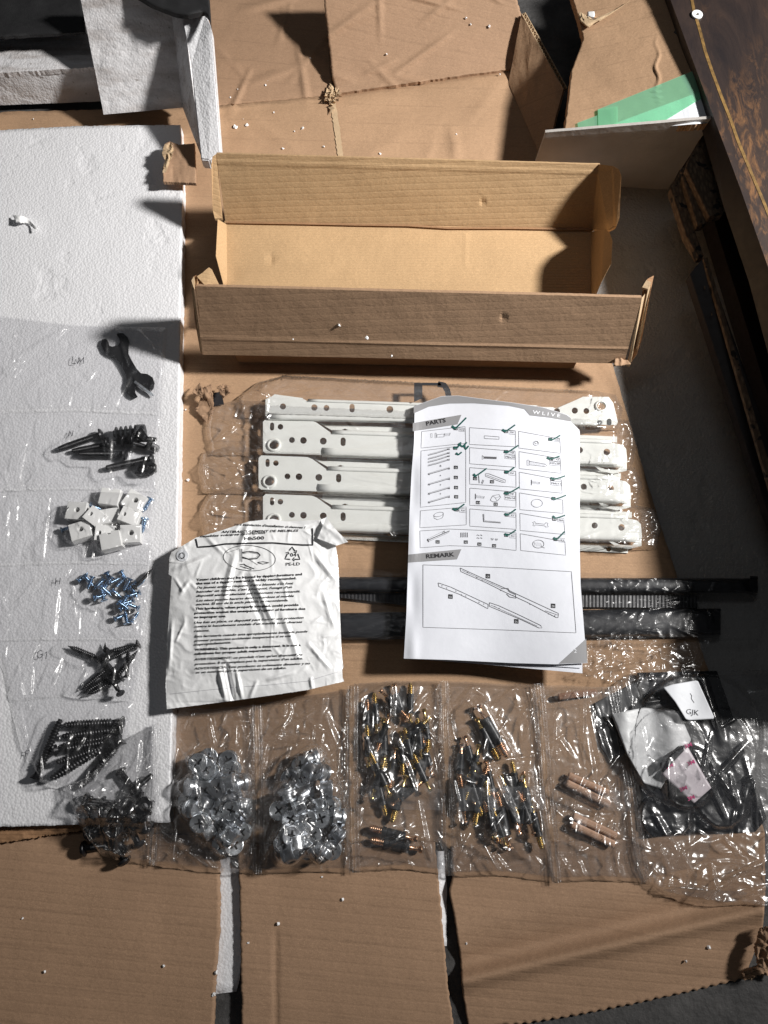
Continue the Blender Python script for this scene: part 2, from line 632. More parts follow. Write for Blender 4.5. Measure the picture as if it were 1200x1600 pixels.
def card_z(x, y):
    x, y = np.asarray(x, float), np.asarray(y, float)
    z = ZC + 1.6 * (fbm(x / 160, y / 120, 3, 2) - .5) + _cd(x, y) + _cd2(x, y)
    d = (y - (150 - (x - 520) * .15)) / 7          # long score across the top
    z = z - np.where(y < 220, 1.8 * np.exp(-d * d) - 1.2 * np.exp(-(d - 2.2) ** 2), 0)
    d = (y - 1308 - (x - 600) * .02) / 6
    return z - 1.6 * np.exp(-d * d)


base = P(600, 700, 2)
carton = thing('flattened_carton', base, 'large torn brown shipping carton laid flat under all the parts', 'carton')
S = coons([(-60, 176), (120, 172), (330, 166), (520, 148), (700, 122), (832, 104)],
          [(832, 104), (842, 150), (857, 250), (960, 580), (1016, 770), (1048, 870), (1124, 1100), (1195, 1300)],
          [(-60, 1306), (120, 1300), (340, 1304), (372, 1320), (690, 1316), (706, 1330), (1000, 1312), (1195, 1300)],
          [(-60, 176), (-60, 1306)], 150, 150, .5, 3)
sheet('main_panel', S, card_z, M['card'], carton, 4)


def flap_z(h, seed):
    cd = creases(12, (0, 1290, 1200, 1620), seed, (60, 260), (8, 18), (-1.4, 1.4), ang=(0, .25))
    return lambda x, y: ZC + h + 1.4 * (fbm(x / 130, y / 90, seed, 2) - .5) + cd(x, y)


S = coons([(-60, 1318), (0, 1312), (120, 1300), (342, 1306)], [(342, 1306), (344, 1400), (342, 1470), (337, 1530), (333, 1625)],
          [(-60, 1640), (333, 1625)], [(-60, 1318), (-60, 1640)], 70, 60, .7, 4)
sheet('flap', S, flap_z(.4, 31), M['card_flap'], carton, 4)
fz = flap_z(.8, 41)
fzm = lambda x, y: fz(x, y) - 1.6 * np.exp(-((x - 431) / 3.0) ** 2) * np.clip((y - 1440) / 40, 0, 1) + 1.0 * np.clip((431 - x) / 50, 0, 1)
S = coons([(371, 1320), (690, 1316)], [(680, 1316), (686, 1380), (692, 1450), (700, 1540), (712, 1625)], [(378, 1630), (712, 1625)],
          [(371, 1320), (374, 1400), (376, 1500), (378, 1630)], 80, 70, .6, 6)
sheet('flap', S, fzm, M['card_flap'], carton, 4)


def flap_r(x, y):
    d = (y - (1512 - (x - 830) * .235))
    z = ZC + 1 + 1.6 * (fbm(x / 140, y / 70, 51, 2) - .5)
    z = z + 9 * np.exp(-((d + 4) / 14) ** 2) - 4 * np.exp(-((d + 36) / 16) ** 2) + 2 * np.exp(-((d + 85) / 18) ** 2)
    return z - 5 * np.clip((d - 20) / 60, 0, 1) + 6 * np.clip((x - 1080) / 110, 0, 1) * np.clip((1480 - y) / 60, 0, 1)


serr = [(732, 1604), (760, 1606)]
for k in range(52):
    a = k / 51
    serr.append((790 + 372 * a, 1602 - 72 * a ** 1.25 + (2.6 if k % 2 else -2.2)))
S = coons([(706, 1322), (1000, 1310), (1195, 1300)], [(1195, 1300), (1196, 1400), (1192, 1450), (1178, 1490), (1162, 1531)], serr,
          [(706, 1322), (707, 1372), (702, 1395), (709, 1425), (720, 1500), (722, 1545), (732, 1604)], 150, 60, .3, 7)
sheet('flap', S, flap_r, M['card_flap'], carton, 4)

# raised flaps beyond the long score
za = lambda x, y: card_z(x, y) + 16 * np.clip((165 - y) / 170, 0, 1.3) * np.clip((520 - x) / 190, .1, 1) * .5
S = coons([(318, -40), (512, -40)], [(512, -40), (514, 60), (519, 120), (522, 149)], [(330, 166), (522, 149)],
          [(318, -40), (330, 166)], 60, 60, .3, 9)
sheet('flap', S, za, M['card_flap'], carton, 4)
cdb = creases(14, (510, -30, 830, 150), 77, (50, 170), (5, 11), (.8, 2.8))
zb = lambda x, y: ZC + 1.5 + 52 * np.clip((146 - (x - 520) * .15 - y) / 160, 0, 1.4) ** 1.15 + cdb(x, y)
S = coons([(505, -40), (806, -40)], [(806, -40), (808, 0), (815, 25), (830, 104)], [(527, 146), (700, 121), (830, 104)],
          [(505, -40), (507, 0), (513, 60), (519, 120), (527, 146)], 80, 60, .4, 10)
sheet('flap', S, zb, M['card_flap'], carton, 4)

# torn knot of paper fibre where the slit ends, and the bared strip below it
rg = np.random.default_rng(12)
V, F = [], []
for k in range(60):
    a = rg.choice((math.pi / 2, -math.pi / 2)) + rg.normal(0, .6)
    l = rg.uniform(4, 13)
    x0, y0 = 519 + rg.normal(0, 4), 150 + rg.normal(0, 7)
    w = rg.uniform(1.0, 3.5)
    pts = [(x0 + math.cos(a + b) * l * s, y0 + math.sin(a + b) * l * s) for s, b in ((0, 0), (.5, rg.normal(0, .3)), (1, rg.normal(0, .6)))]
    zz = [ZC + 2, ZC + rg.uniform(2, 6), ZC + rg.uniform(1, 6)]
    i0 = len(V)
    for (x, y), z, ww in zip(pts, zz, (w, w, .4)):
        V += [P(x - ww * math.sin(a), y + ww * math.cos(a), z), P(x + ww * math.sin(a), y - ww * math.cos(a), z + 1)]
    F += [[i0, i0 + 1, i0 + 3, i0 + 2], [i0 + 2, i0 + 3, i0 + 5, i0 + 4]]
tag(raw('torn_fibres', V, F, M['liner'], carton), kind='stuff')
S = coons([(515, 160), (524, 158)], [(524, 158), (531, 200), (537, 252)], [(529, 252), (537, 252)], [(515, 160), (522, 200), (529, 252)], 6, 30, .5, 4)
sheet('torn_strip', S, lambda x, y: card_z(x, y) + .8, M['liner'], carton)

# standing wall of the carton with its fluted edge
TL, TR, BR, BL = (815, 22, 36), (880, 140, 34), (850, 258, ZC), (795, 130, ZC)
panel('upright_flap', [TL, TR, BR, BL], 30, 14, 4.5, M['card'], carton, lambda u, v: 1.5 * fbm(u * 5, v * 3, 4), away=(-1, -.5, 0))
A, B = P(*TL), P(*TR)
ax = (B - A) / np.linalg.norm(B - A)
nv = np.cross(ax, (0, 0, 1)); nv /= np.linalg.norm(nv)
if nv[0] < 0: nv = -nv
V, F = [], []
n = 120
for k in range(n):
    p = A + (B - A) * k / (n - 1) + np.array([0, 0, .0006])
    off = (.0022 + .0019 * math.sin(k * 1.15)) * nv
    for s in (-.00035, .00035):
        V += [p + off + nv * s, p + off + nv * s - np.array([0, 0, .003])]
    if k:
        i = 4 * k
        F += [[i - 4, i, i + 2, i - 2], [i - 4, i - 3, i + 1, i], [i - 2, i + 2, i + 3, i - 1]]
raw('fluting', V, F, M['liner'], carton)
for s in (0, .0045):
    V = []
    for p in (A, B):
        for q in (-.0004, .0004):
            V += [p + nv * (s + q) + np.array([0, 0, .0007]), p + nv * (s + q) - np.array([0, 0, .003])]
    raw('paper_liner', V, [[0, 2, 6, 4], [0, 4, 5, 1], [2, 3, 7, 6]], M['liner'], carton)

# white foam piece showing in the gaps between the lower flaps
S = coons([(300, 1340), (698, 1330)], [(698, 1330), (698, 1478)], [(300, 1560), (374, 1548), (376, 1500), (698, 1478)], [(300, 1340), (300, 1560)], 20, 12, .4, 2)
o = sheet('foam_offcut', S, 2.6, M['foam'], thick=2.4)
tag(o, 'thin white foam offcut showing in the gaps between the lower cardboard flaps', 'foam piece')

# ------------------------------------------------------------------ foam
S = coons([(-60, 204), (0, 203), (120, 197), (282, 195)], [(282, 195), (285, 300), (282, 500), (278, 800), (270, 1100), (264, 1285)],
          [(-60, 1300), (0, 1292), (264, 1285)], [(-60, 204), (-60, 1300)], 90, 200, .35, 21)
fz_ = lambda x, y: ZF + .9 * (fbm(x / 60, y / 60, 61, 3) - .5) + .12 * fbm(x / 9, y / 9, 64, 2)
o = sheet('foam_sheet', S, fz_, M['foam'], thick=15)
tag(o, 'large flat white foam sheet under the left bags of hardware', 'foam sheet')

# dirty block at the upper left: low bar, dirty face, bright strip
o = thing('foam_bar', P(70, 165, 8), 'low white foam bar lying crosswise at the top left, dirty and shaded along its front', 'foam block')
S = coons([(-60, 62), (0, 59), (140, 52)], [(140, 52), (150, 105)], [(-60, 118), (0, 114), (150, 105)], [(-60, 62), (-60, 118)], 60, 24, .4, 2)
bz = lambda x, y: 48 + 1.5 * (fbm(x / 40, y / 14, 71, 3) - .5)
sheet('top_face', S, bz, M['foam_dirty'], o, 6)
panel('front_face', [(-60, 118, 46), (150, 105, 46), (157, 158, 10), (-60, 166, 10)], 50, 14, 8, M['foam_dirty'], o, lambda u, v: 1.2 * fbm(u * 14, v * 3, 5), away=(0, -1, .3))

o = thing('foam_corner_block', P(215, 170, 20), 'tall foam block with a soiled face and a clean bright end, top left', 'foam block')
panel('soiled_face', [(124, -12, 112), (270, -12, 112), (287, 168, 28), (162, 179, 28)], 60, 60, 10, M['foam_dirty'], o, lambda u, v: 2.0 * (fbm(u * 5, v * 9, 6, 3) - .5), away=(0, -.4, 1))
panel('inner_side', [(268, 16, 100), (288, 28, 104), (316, 248, 44), (286, 168, 28)], 8, 30, 6, M['foam_dirty'], o, lambda u, v: .8 * fbm(u * 2, v * 9, 7), away=(-1, 0, .3))
# the bright end
slab('bright_end', [(283, 24, 106), (322, 22, 106), (330, 42, 104), (345, 238, 52), (327, 250, 48), (314, 249, 47), (298, 100, 84)], 14, M['foam'], o, 1.2)

# black cloth
zz = lambda x, y: 70 + 6 * fbm(x / 50, y / 30, 8, 2)
S = coons([(-60, -40), (126, -40)], [(126, -40), (133, 50)], [(-60, 60), (0, 58), (133, 50)], [(-60, -40), (-60, 60)], 30, 20, .4, 3)
tag(sheet('black_cloth', S, zz, M['black_cloth'], thick=3), 'black cloth hanging in the top left corner above the foam bar', 'cloth')
S = coons([(205, -40), (324, -40)], [(324, -40), (328, 20), (329, 40)], [(205, -12), (235, 6), (270, 20), (292, 24), (318, 18), (326, 26), (329, 40)], [(205, -40), (205, -12)], 30, 12, 0, 3)
tag(sheet('black_cover', S, lambda x, y: 116 + 3 * fbm(x / 20, y / 9, 8, 2), M['black_cloth'], thick=5), 'edge of a black padded cover resting on the foam corner block', 'cover')

# torn scrap of cardboard on the foam edge
S = coons([(258, 224), (266, 221), (280, 226), (304, 224)], [(304, 224), (305, 255), (306, 286)], [(255, 284), (306, 286)],
          [(258, 224), (255, 234), (260, 246), (254, 262), (255, 284)], 30, 30, .25, 14)
o = sheet('cardboard_scrap', S, lambda x, y: 34 + 3 * np.clip((270 - x) / 16, 0, 1) + 1.6 * fbm(x / 9, y / 14, 15), M['card_flap'], thick=4)
tag(o, 'small torn square of brown cardboard on the corner of the foam sheet', 'cardboard scrap')
raw('torn_edge', *join((lambda G: (G.reshape(-1, 3), gridfaces(G.shape[1], G.shape[0])))(P(*(lambda Q: (Q[..., 0], Q[..., 1], 39 + 5 * crumple(Q[..., 0], Q[..., 1], 5, 9, .6)))(
    coons([(257, 226), (268, 222)], [(268, 222), (272, 235), (262, 262), (259, 270)], [(254, 270), (259, 270)], [(257, 226), (253, 240), (258, 250), (254, 270)], 10, 30, .4, 5))))), M['liner'], o)

# burst-open tear in the carton by the slide bags
o = thing('burst_tear', P(330, 640, ZC), 'burst ragged tear standing up from the brown cardboard beside the drawer slide bags', 'cardboard tear')
for q, (seed, zz) in enumerate((([(300, 612), (312, 598), (318, 612), (316, 622)], 0), ([(316, 606), (330, 600), (334, 630), (331, 646)], 1), ([(338, 604), (354, 600), (360, 612), (348, 622)], 2), ([(304, 640), (316, 618), (334, 640), (322, 660)], 3))):
    TLp, TRp, BRp, BLp = seed
    S = coons([TLp, TRp], [TRp, BRp], [BLp, BRp], [TLp, BLp], 16, 16, .8, 30 + q)
    sheet('torn_flap', S, lambda x, y: ZC + 4 + 14 * np.exp(-((y - 612) / 16) ** 2) * (.6 + .5 * fbm(x / 7, y / 9, 40 + zz)) + crumple(x, y, 50 + zz, 14, 1.2), M['card_flap'], o, 1.2)
S = coons([(331, 614), (346, 612)], [(346, 612), (350, 632)], [(333, 634), (350, 632)], [(331, 614), (333, 634)], 6, 6)
sheet('dark_hole', S, ZC + 3, M['ink'], o)

# ------------------------------------------------------------------ right side: foam, taped carton, furniture boards
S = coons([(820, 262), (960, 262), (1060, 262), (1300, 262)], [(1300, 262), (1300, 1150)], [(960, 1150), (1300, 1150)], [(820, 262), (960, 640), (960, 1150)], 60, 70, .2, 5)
o = sheet('shade_darkened_sheet', S, lambda x, y: 2.2 + .8 * fbm(x / 40, y / 40, 9), M['foam_floor'], thick=2)  # shade beside the boards is put into this sheet's colour
tag(o, 'foam sheet darkened in colour for the deep shadow beside the dark furniture boards', 'sheet')
o = panel('upright_foam_board', [(852, 208, 80), (1114, 186, 110), (1044, 296, 3), (826, 283, 3)], 60, 24, 3, M['shade_grey'], None,
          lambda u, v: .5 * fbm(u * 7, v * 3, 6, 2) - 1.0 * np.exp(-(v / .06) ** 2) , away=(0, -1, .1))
tag(o, 'standing foam board coloured grey for shade below the green taped carton', 'board')

taped = thing('taped_carton', P(970, 150, 90), 'brown carton end sealed with translucent green tape behind the standing foam', 'carton')
tz = lambda x, y: 66 + 38 * np.clip((x - 884) / 200, 0, 1.0) + 1.0 * (fbm(x / 40, y / 30, 81, 3) - .5) + 1.6 * np.exp(-((x - 1027 - 3 * np.sin(y / 6)) / 2.2) ** 2) * np.clip(1 - abs(y - 110) / 60, 0, 1)
S = coons([(884, -40), (1108, -40)], [(1108, -40), (1108, 193)], [(882, 206), (1108, 193)], [(884, -40), (905, 30), (912, 60), (893, 110), (882, 206)], 100, 70, .4, 17)
sheet('end_panel', S, tz, M['card'], taped, 8)
tgt = NT('green_tape')
tgt.n.remove(tgt.b)
a = tgt.n.new('ShaderNodeBsdfTransparent'); a.inputs[0].default_value = (.48, .88, .64, 1)
b_ = tgt.n.new('ShaderNodeBsdfDiffuse'); b_.inputs[0].default_value = (.42, .84, .58, 1)
g_ = tgt.n.new('ShaderNodeBsdfGlossy'); g_.inputs['Roughness'].default_value = .3
x1, x2 = tgt.n.new('ShaderNodeMixShader'), tgt.n.new('ShaderNodeMixShader')
x1.inputs[0].default_value = .38; x2.inputs[0].default_value = .05
tgt.lk(a.outputs[0], x1.inputs[1]); tgt.lk(b_.outputs[0], x1.inputs[2]); tgt.lk(x1.outputs[0], x2.inputs[1]); tgt.lk(g_.outputs[0], x2.inputs[2])
tgt.lk(x2.outputs[0], tgt.out.inputs['Surface'])
M['green_tape'] = tgt.m
raw('white_label', *fillpoly([[(925, 206), (1108, 138), (1108, 192), (925, 207)]], tz, .5), M['white_paper'], taped)
raw('tape', *fillpoly([[(934, 171), (1107, 101), (1107, 147), (1030, 194)], [(934, 171), (1030, 194), (1000, 198), (935, 203)], [(902, 192), (934, 180), (935, 203), (904, 204)]], tz, 1.3), M['green_tape'], taped)
raw('tape_end', *fillpoly([[(934, 171), (965, 166), (965, 201), (935, 203)]], tz, 1.8), M['green_tape'], taped)
# torn lip and dent at the top
S = coons([(906, 18), (925, 30)], [(925, 30), (930, 38), (985, 0)], [(905, 30), (918, 42), (940, 28), (985, -2)], [(906, 18), (905, 30)], 20, 5, .6, 3)
sheet('torn_lip', S, lambda x, y: tz(x, y) + 4, M['liner'], taped, 1)
S = coons([(918, 18), (929, 18)], [(929, 18), (929, 26)], [(918, 26), (929, 26)], [(918, 18), (918, 26)], 5, 5, .5, 2)
tag(sheet('foam_fleck', S, lambda x, y: tz(x, y) + 4, M['crumb'], thick=4), 'white fleck of foam caught in the torn lip of the taped carton', 'foam crumb')

# dark rustic board
t = NT('rustic_board')
mp = t.mapping((1, .3, 1), (0, 0, -.38))
n1 = t.noise(20, mp, 9, .72, .5)
n2 = t.noise(95, mp, 8, .75, .7)
n3 = t.noise(9, mp, 4)
c = t.mix(t.ramp(n1, [(.35, 0), (.65, 1)]), (.014, .011, .012), (.045, .029, .023))
c = t.mix(t.math('MULTIPLY', t.ramp(n2, [(.5, 0), (.64, 1)]), t.ramp(n3, [(.42, 0), (.62, 1)])), c, (.17, .085, .038))
t.fin(c, .42, 0, t.bump(n2, .0006, .5), .45)
M['rustic'] = t.m
M['board_edge'] = m_plain('dark_board_edge', (.016, .011, .010), .45, vary=.2)
t = NT('chipboard')
v = t.voro(330, 'F1', t.mapping((1, .4, 1), (0, 0, .4)))
c = t.mix(t.ramp(v, [(.1, 0), (.6, 1)]), (.20, .14, .09), (.10, .065, .04))
c = t.mix(t.ramp(t.noise(90, detail=2), [(.62, 0), (.66, 1)]), c, (.01, .008, .008))
M['chip'] = t.fin(c, .85, 0, t.bump(v, .001, .8))
t = NT('gold_brown_groove')
gn = t.noise(140, None, 6, .7)
M['gold_paint'] = t.fin(t.mix(t.ramp(gn, [(.25, 0), (.62, 1)]), (.05, .03, .014), (.23, .135, .042)), .45, 0, t.bump(gn, .001, .6))

board = thing('dark_tabletop', P(1120, 150, 110), 'dark brown rustic board with a gold groove at the top right', 'furniture board')
topl = [(1048, 0), (1114, 180), (1156, 292), (1199, 414), (1290, 690), (1410, 1000)]
botl = [(1032, 0), (1090, 180), (1131, 324), (1170, 440), (1250, 740), (1370, 1050)]
ZBF = lambda y: 107 + .035 * y
V, F = [], []
ext = [(1012, -95)] + topl
exb = [(1000, -95)] + botl
farx = 1700
for (x, y), (bx_, by_) in zip(ext, exb):
    V += [P(farx, y, ZBF(y)), P(x, y, ZBF(y)), P(bx_, by_, ZBF(y) - 20), P(farx, by_, ZBF(y) - 20)]
k = len(ext)
Ft = [[4 * i, 4 * i + 1, 4 * i + 5, 4 * i + 4] for i in range(k - 1)]
Fe = [[4 * i + 1, 4 * i + 2, 4 * i + 6, 4 * i + 5] for i in range(k - 1)]
Fb = [[4 * i + 2, 4 * i + 3, 4 * i + 7, 4 * i + 6] for i in range(k - 1)] + [[0, 3, 2, 1], [4 * k - 4, 4 * k - 3, 4 * k - 2, 4 * k - 1]]
raw('top_face', V, Ft, M['rustic'], board)
raw('edge_band', V, Fe + Fb, M['board_edge'], board)
zt = lambda x, y: 107 + .035 * np.asarray(y, float)
raw('gold_groove', *ribbon([([(1076, -30), (1084, 15), (1093, 45), (1102, 80), (1113, 112), (1127, 150), (1141, 185), (1154, 222), (1172, 265), (1192, 312), (1215, 370)], 4.6)], 6, zt, .4), M['gold_paint'], board)
raw('edge_highlight', *ribbon([([(x + .6, y) for x, y in topl], 1.3)], 1.3, zt, .3), M['rustic'], board)
me = plate_mesh(circ(0, 0, 5.2, n=24), [circ(0, 0, 2.0, n=14)], 1.2, .5)
def at_px(name, me, mat, x, y, z, parent=None, rot=(0, 0, 0), s=.001):
    o = ob(name, me, mat, parent)
    w = Vector(P(x, y, z))
    o.location = w - (gl(parent) if parent else Vector())
    o.rotation_euler = rot
    o.scale = (s, s, s)
    return o
at_px('screw_cap', me, M['white_plastic'], 1089, 23, ZBF(23) + 1.2, board)
me = plate_mesh(circ(0, 0, 4.2, n=20), [slot(0, 0, 1.2, 3.4)], .8, .3)
at_px('cam_cover', me, m_plain('grey_metal', (.10, .09, .085), .4, .6), 1059, 51, ZBF(51) - 9, board, (0, math.radians(-50), .35))

# chipboard ends stacked below it
chips = [([(1108, 192), (1131, 324), (1130, 334), (1108, 338), (1072, 262), (1080, 240)], 82, 'chipboard end tucked directly under the dark tabletop edge'),
         ([(1064, 268), (1076, 248), (1108, 338), (1102, 350), (1090, 352)], 74, 'middle chipboard end in the stack under the dark tabletop'),
         ([(1048, 294), (1062, 264), (1092, 350), (1080, 345), (1100, 400), (1092, 402), (1072, 368)], 66, 'lowest chipboard end jutting over the shaded foam sheet')]
for pts, z, lab in chips:
    A = [(x, y, z + (330 - y) * .0) for x, y in pts]
    o = slab('chipboard_end', A, 10, M['chip'], None, .4)
    tag(o, lab, 'chipboard', 'chipboard ends stacked under the dark board')
sd = thing('black_side_board', P(1130, 600, 30), 'black furniture board with a bare chipboard edge leaning below the dark tabletop', 'furniture board')
slab('face', [(1078, 428, 62), (1099, 402, 66), (1112, 430, 64), (1330, 1050, 40), (1310, 1080, 40), (1200, 800, 46)], 12, M['board_edge'], sd, .4)
slab('chipboard_edge', [(1099, 404, 68), (1105, 402, 68), (1204, 730, 68), (1206, 775, 66)], 4, M['chip'], sd)
for x, y in ((1100, 449), (1111, 490)):
    raw('screw_hole', *fillpoly([[(x, y - 3), (x + 2, y - 2), (x + 2.5, y + 3), (x, y + 3)]], lambda a, b: np.full(np.shape(a), 64.5), .2), M['chip'], sd)
o = slab('black_back_board', [(1112, 332, 30), (1140, 330, 30), (1360, 1000, 30), (1330, 1040, 30)], 26, M['board_edge'])
tag(o, 'black board standing deep in shadow behind the chipboard ends', 'furniture board')

# torn, frayed end of the lower right flap
ct = thing('torn_cardboard_corner', P(1185, 1490, 0), 'crumpled torn end of brown cardboard at the lower right edge', 'torn cardboard')
for k, (tp, rt, bt, lf) in enumerate((([(1188, 1452), (1230, 1440)], [(1230, 1440), (1235, 1520)], [(1186, 1512), (1235, 1520)], [(1188, 1452), (1180, 1482), (1186, 1512)]),
                                      ([(1182, 1474), (1196, 1460)], [(1196, 1460), (1200, 1490)], [(1190, 1502), (1200, 1490)], [(1182, 1474), (1190, 1502)]),
                                      ([(1160, 1518), (1200, 1505)], [(1200, 1505), (1215, 1528)], [(1164, 1532), (1190, 1522), (1215, 1528)], [(1160, 1518), (1164, 1532)]))):
    S = coons(tp, rt, bt, lf, 26, 26, 1.0, 40 + k)
    sheet('torn_layer', S, lambda x, y: 16 - 5 * k + 12 * np.clip((x - 1180) / 40, 0, 1) * (k < 2) + 6 * crumple(x, y, 44 + k, 12, .9), M['card_flap'], ct, 2)
V, F = [], []
g = np.random.default_rng(8)
for k in range(16):
    x0, y0 = 1162 + 2.6 * k + g.normal(0, 2), 1524 - k * .4
    a, l = g.normal(-math.pi / 2, .7), g.uniform(6, 13)
    i = len(V)
    V += [P(x0 - 1, y0, 6), P(x0 + 1, y0, 6), P(x0 + math.cos(a) * l, y0 - math.sin(a) * l, 3)]
    F.append([i, i + 1, i + 2])
tag(raw('frayed_fibres', V, F, M['liner'], ct), kind='stuff')
# ragged lip of the carton below the foam sheet
S = coons([(-40, 1300), (0, 1298), (60, 1290), (128, 1286)], [(128, 1286), (126, 1298)], [(-40, 1324), (0, 1318), (70, 1306), (126, 1298)], [(-40, 1300), (-40, 1324)], 90, 10, .8, 46)
sheet('ragged_lip', S, lambda x, y: 11 + 2.5 * fbm(x / 12, y / 8, 47), M['card_dark'], carton, 2)

# ------------------------------------------------------------------ open mailer tray
tray = thing('open_tray_box', P(640, 480, 30), 'long empty brown cardboard tray standing open with its front wall towards the viewer', 'cardboard box')
zf0, zb0 = 40, 40
zft, zbt = 108, 96
FL, FR = (302, 447, zft), (1003, 465, zft)
fdent = lambda u, v: .9 * (fbm(u * 6, v * 3, 91, 2) - .5) + 1.0 * np.exp(-((v - .74 - .03 * u) / .02) ** 2) - 1.6 * np.exp(-(((u - .70) / .006) ** 2 + ((v - .34) / .05) ** 2))
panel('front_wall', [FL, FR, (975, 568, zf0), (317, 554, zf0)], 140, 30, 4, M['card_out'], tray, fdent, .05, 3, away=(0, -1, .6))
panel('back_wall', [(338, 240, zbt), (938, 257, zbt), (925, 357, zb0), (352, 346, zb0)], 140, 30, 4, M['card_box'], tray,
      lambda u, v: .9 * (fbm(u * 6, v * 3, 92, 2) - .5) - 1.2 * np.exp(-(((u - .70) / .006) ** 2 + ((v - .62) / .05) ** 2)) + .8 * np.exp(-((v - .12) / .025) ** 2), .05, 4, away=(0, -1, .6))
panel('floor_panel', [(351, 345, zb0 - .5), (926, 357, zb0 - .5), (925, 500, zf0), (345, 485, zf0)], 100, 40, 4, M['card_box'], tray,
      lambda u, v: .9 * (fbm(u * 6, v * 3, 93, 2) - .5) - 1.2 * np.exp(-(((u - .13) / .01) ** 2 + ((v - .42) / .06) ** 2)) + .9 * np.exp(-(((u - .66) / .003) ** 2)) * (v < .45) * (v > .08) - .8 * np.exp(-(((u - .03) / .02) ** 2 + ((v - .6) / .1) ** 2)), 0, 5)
# folded ridge between floor and back wall
raw('fold_line', *ribbon([([(352, 347), (470, 349), (560, 351), (640, 352), (700, 356), (800, 356), (925, 358)], 3.0)], 3, lambda x, y: zb0 + 2.2 + 0 * x, 0), M['card_dark'], tray)
# small end ears
slab('ear', [(338, 240, zbt), (332, 244, zbt - 1), (330, 258, zbt - 6), (332, 328, zb0 + 12), (335, 341, zb0 + 6), (347, 341, zb0 + 3)], 4, M['card_box'], tray, .3)
slab('ear', [(340, 342, zb0 + 12), (337, 400, zb0 + 16), (349, 445, zb0 + 8), (355, 440, zb0), (354, 350, zb0)], 4, M['card_box'], tray, .3)
slab('ear', [(934, 256, zbt), (958, 259, zbt + 9), (967, 264, zbt + 12), (971, 275, zbt + 10), (968, 340, zbt - 12), (963, 354, zbt - 18), (953, 359, zbt - 24), (925, 357, zb0)], 4, M['card_box'], tray, .3)
slab('ear', [(924, 362, zb0), (944, 358, zb0 + 44), (952, 362, zb0 + 54), (957, 376, zb0 + 58), (955, 412, zb0 + 57), (940, 440, zb0 + 45), (928, 462, zb0 + 20), (925, 478, zb0)], 4, M['card_box'], tray, .3)
# doubled end walls of the front: right side flap and left side flap
slab('front_edge', [(1003, 465, zft), (1008, 459, zft), (985, 570, zf0), (981, 569, zf0)], 4, M['liner'], tray)
slab('side_flap', [(1006, 452, zft + 2), (1011, 436, zft + 6), (1022, 430, zft + 6), (1018, 449, zft + 4), (1003, 530, zf0 + 26), (996, 552, zf0 + 12), (986, 566, zf0 + 2), (983, 562, zf0), (998, 505, zf0 + 30)], 4, M['card_dark'], tray, .2)
slab('flap_lip', [(1003, 449, zft + 4), (1010, 437, zft + 8), (1018, 441, zft + 7), (1013, 452, zft + 5)], 2.5, M['liner'], tray, .2)
slab('flap_rim', [(1013, 450, zft + 5), (1017, 446, zft + 6), (1003, 520, zf0 + 34), (996, 545, zf0 + 18), (995, 543, zf0 + 18), (1001, 515, zf0 + 34)], 2, M['liner'], tray)
slab('side_flap', [(307, 432, zft + 3), (327, 419, zft + 4), (331, 421, zft + 3), (344, 448, zft - 6), (322, 448, zft - 2)], 3.5, M['card_box'], tray, .2)
slab('side_flap', [(299, 434, zft + 2), (307, 429, zft + 3), (309, 434, zft + 2), (306, 448, zft), (320, 553, zf0), (313, 550, zf0), (304, 500, zf0 + 30)], 3.5, M['card_dark'], tray, .2)
slab('end_flap', [(299, 438, zft + 2), (303, 432, zft + 3), (304, 448, zft), (303, 450, zft)], 3, M['liner'], tray)
# crushed corner at the lower right
S = coons([(962, 560), (975, 556)], [(975, 556), (986, 569)], [(958, 572), (986, 569)], [(962, 560), (958, 572)], 14, 12, .3, 6)
sheet('crushed_corner', S, lambda x, y: zf0 + 2 + 4 * crumple(x, y, 9, 12, .8), M['card_out'], tray, 1)
# what the tray rests on
pad = slab('cardboard_pad', [(372, 420, 33), (900, 430, 33), (905, 558, 33), (365, 548, 33)], 24, M['card_dark'])
tag(pad, 'dark folded cardboard pad underneath the long open tray', 'cardboard')

# ------------------------------------------------------------------ drawer slides
M['hole_dark'] = m_plain('dark_inside', (.05, .05, .048), .6)


def rail_profile(name, y0, y1, x0, x1, zc, bulge, mat, parent, slope=0.0, seg=10, base=0.0, xs=24, tilt=None):
    """long rolled lip: half-round in section, running along the rail"""
    u, v = np.linspace(0, 1, xs)[None, :], np.linspace(0, 1, seg)[:, None]
    X = x0 + (x1 - x0) * u + 0 * v
    Y = y0 + (y1 - y0) * v + slope * (X - x0)
    Z = zc + bulge * np.sqrt(np.clip(1 - (2 * v - 1) ** 2, 0, 1)) + base + 0 * u
    W = P(X, Y, Z)
    V, F = skirted(W, W - np.array([0, 0, .0016]), xs, seg)
    return raw(name, V, F, mat, parent, True)


def ringmesh(r0, r1, h, n=24):
    """raised round collar"""
    prof = [(r0, -1.5), (r0, h * .7), (r0 + .4, h), (r1 - .9, h * .8), (r1, 0)]
    V = [(r * math.cos(2 * math.pi * k / n), r * math.sin(2 * math.pi * k / n), z) for r, z in prof for k in range(n)]
    F = [[i * n + k, i * n + (k + 1) % n, (i + 1) * n + (k + 1) % n, (i + 1) * n + k] for i in range(len(prof) - 1) for k in range(n)]
    me = bpy.data.meshes.new('collar')
    me.from_pydata(V, [], F)
    me.polygons.foreach_set('use_smooth', np.ones(len(F), bool))
    return me


collar = ringmesh(5.2, 8.2, 2.2)
MW = M['powder_white']
slides = []


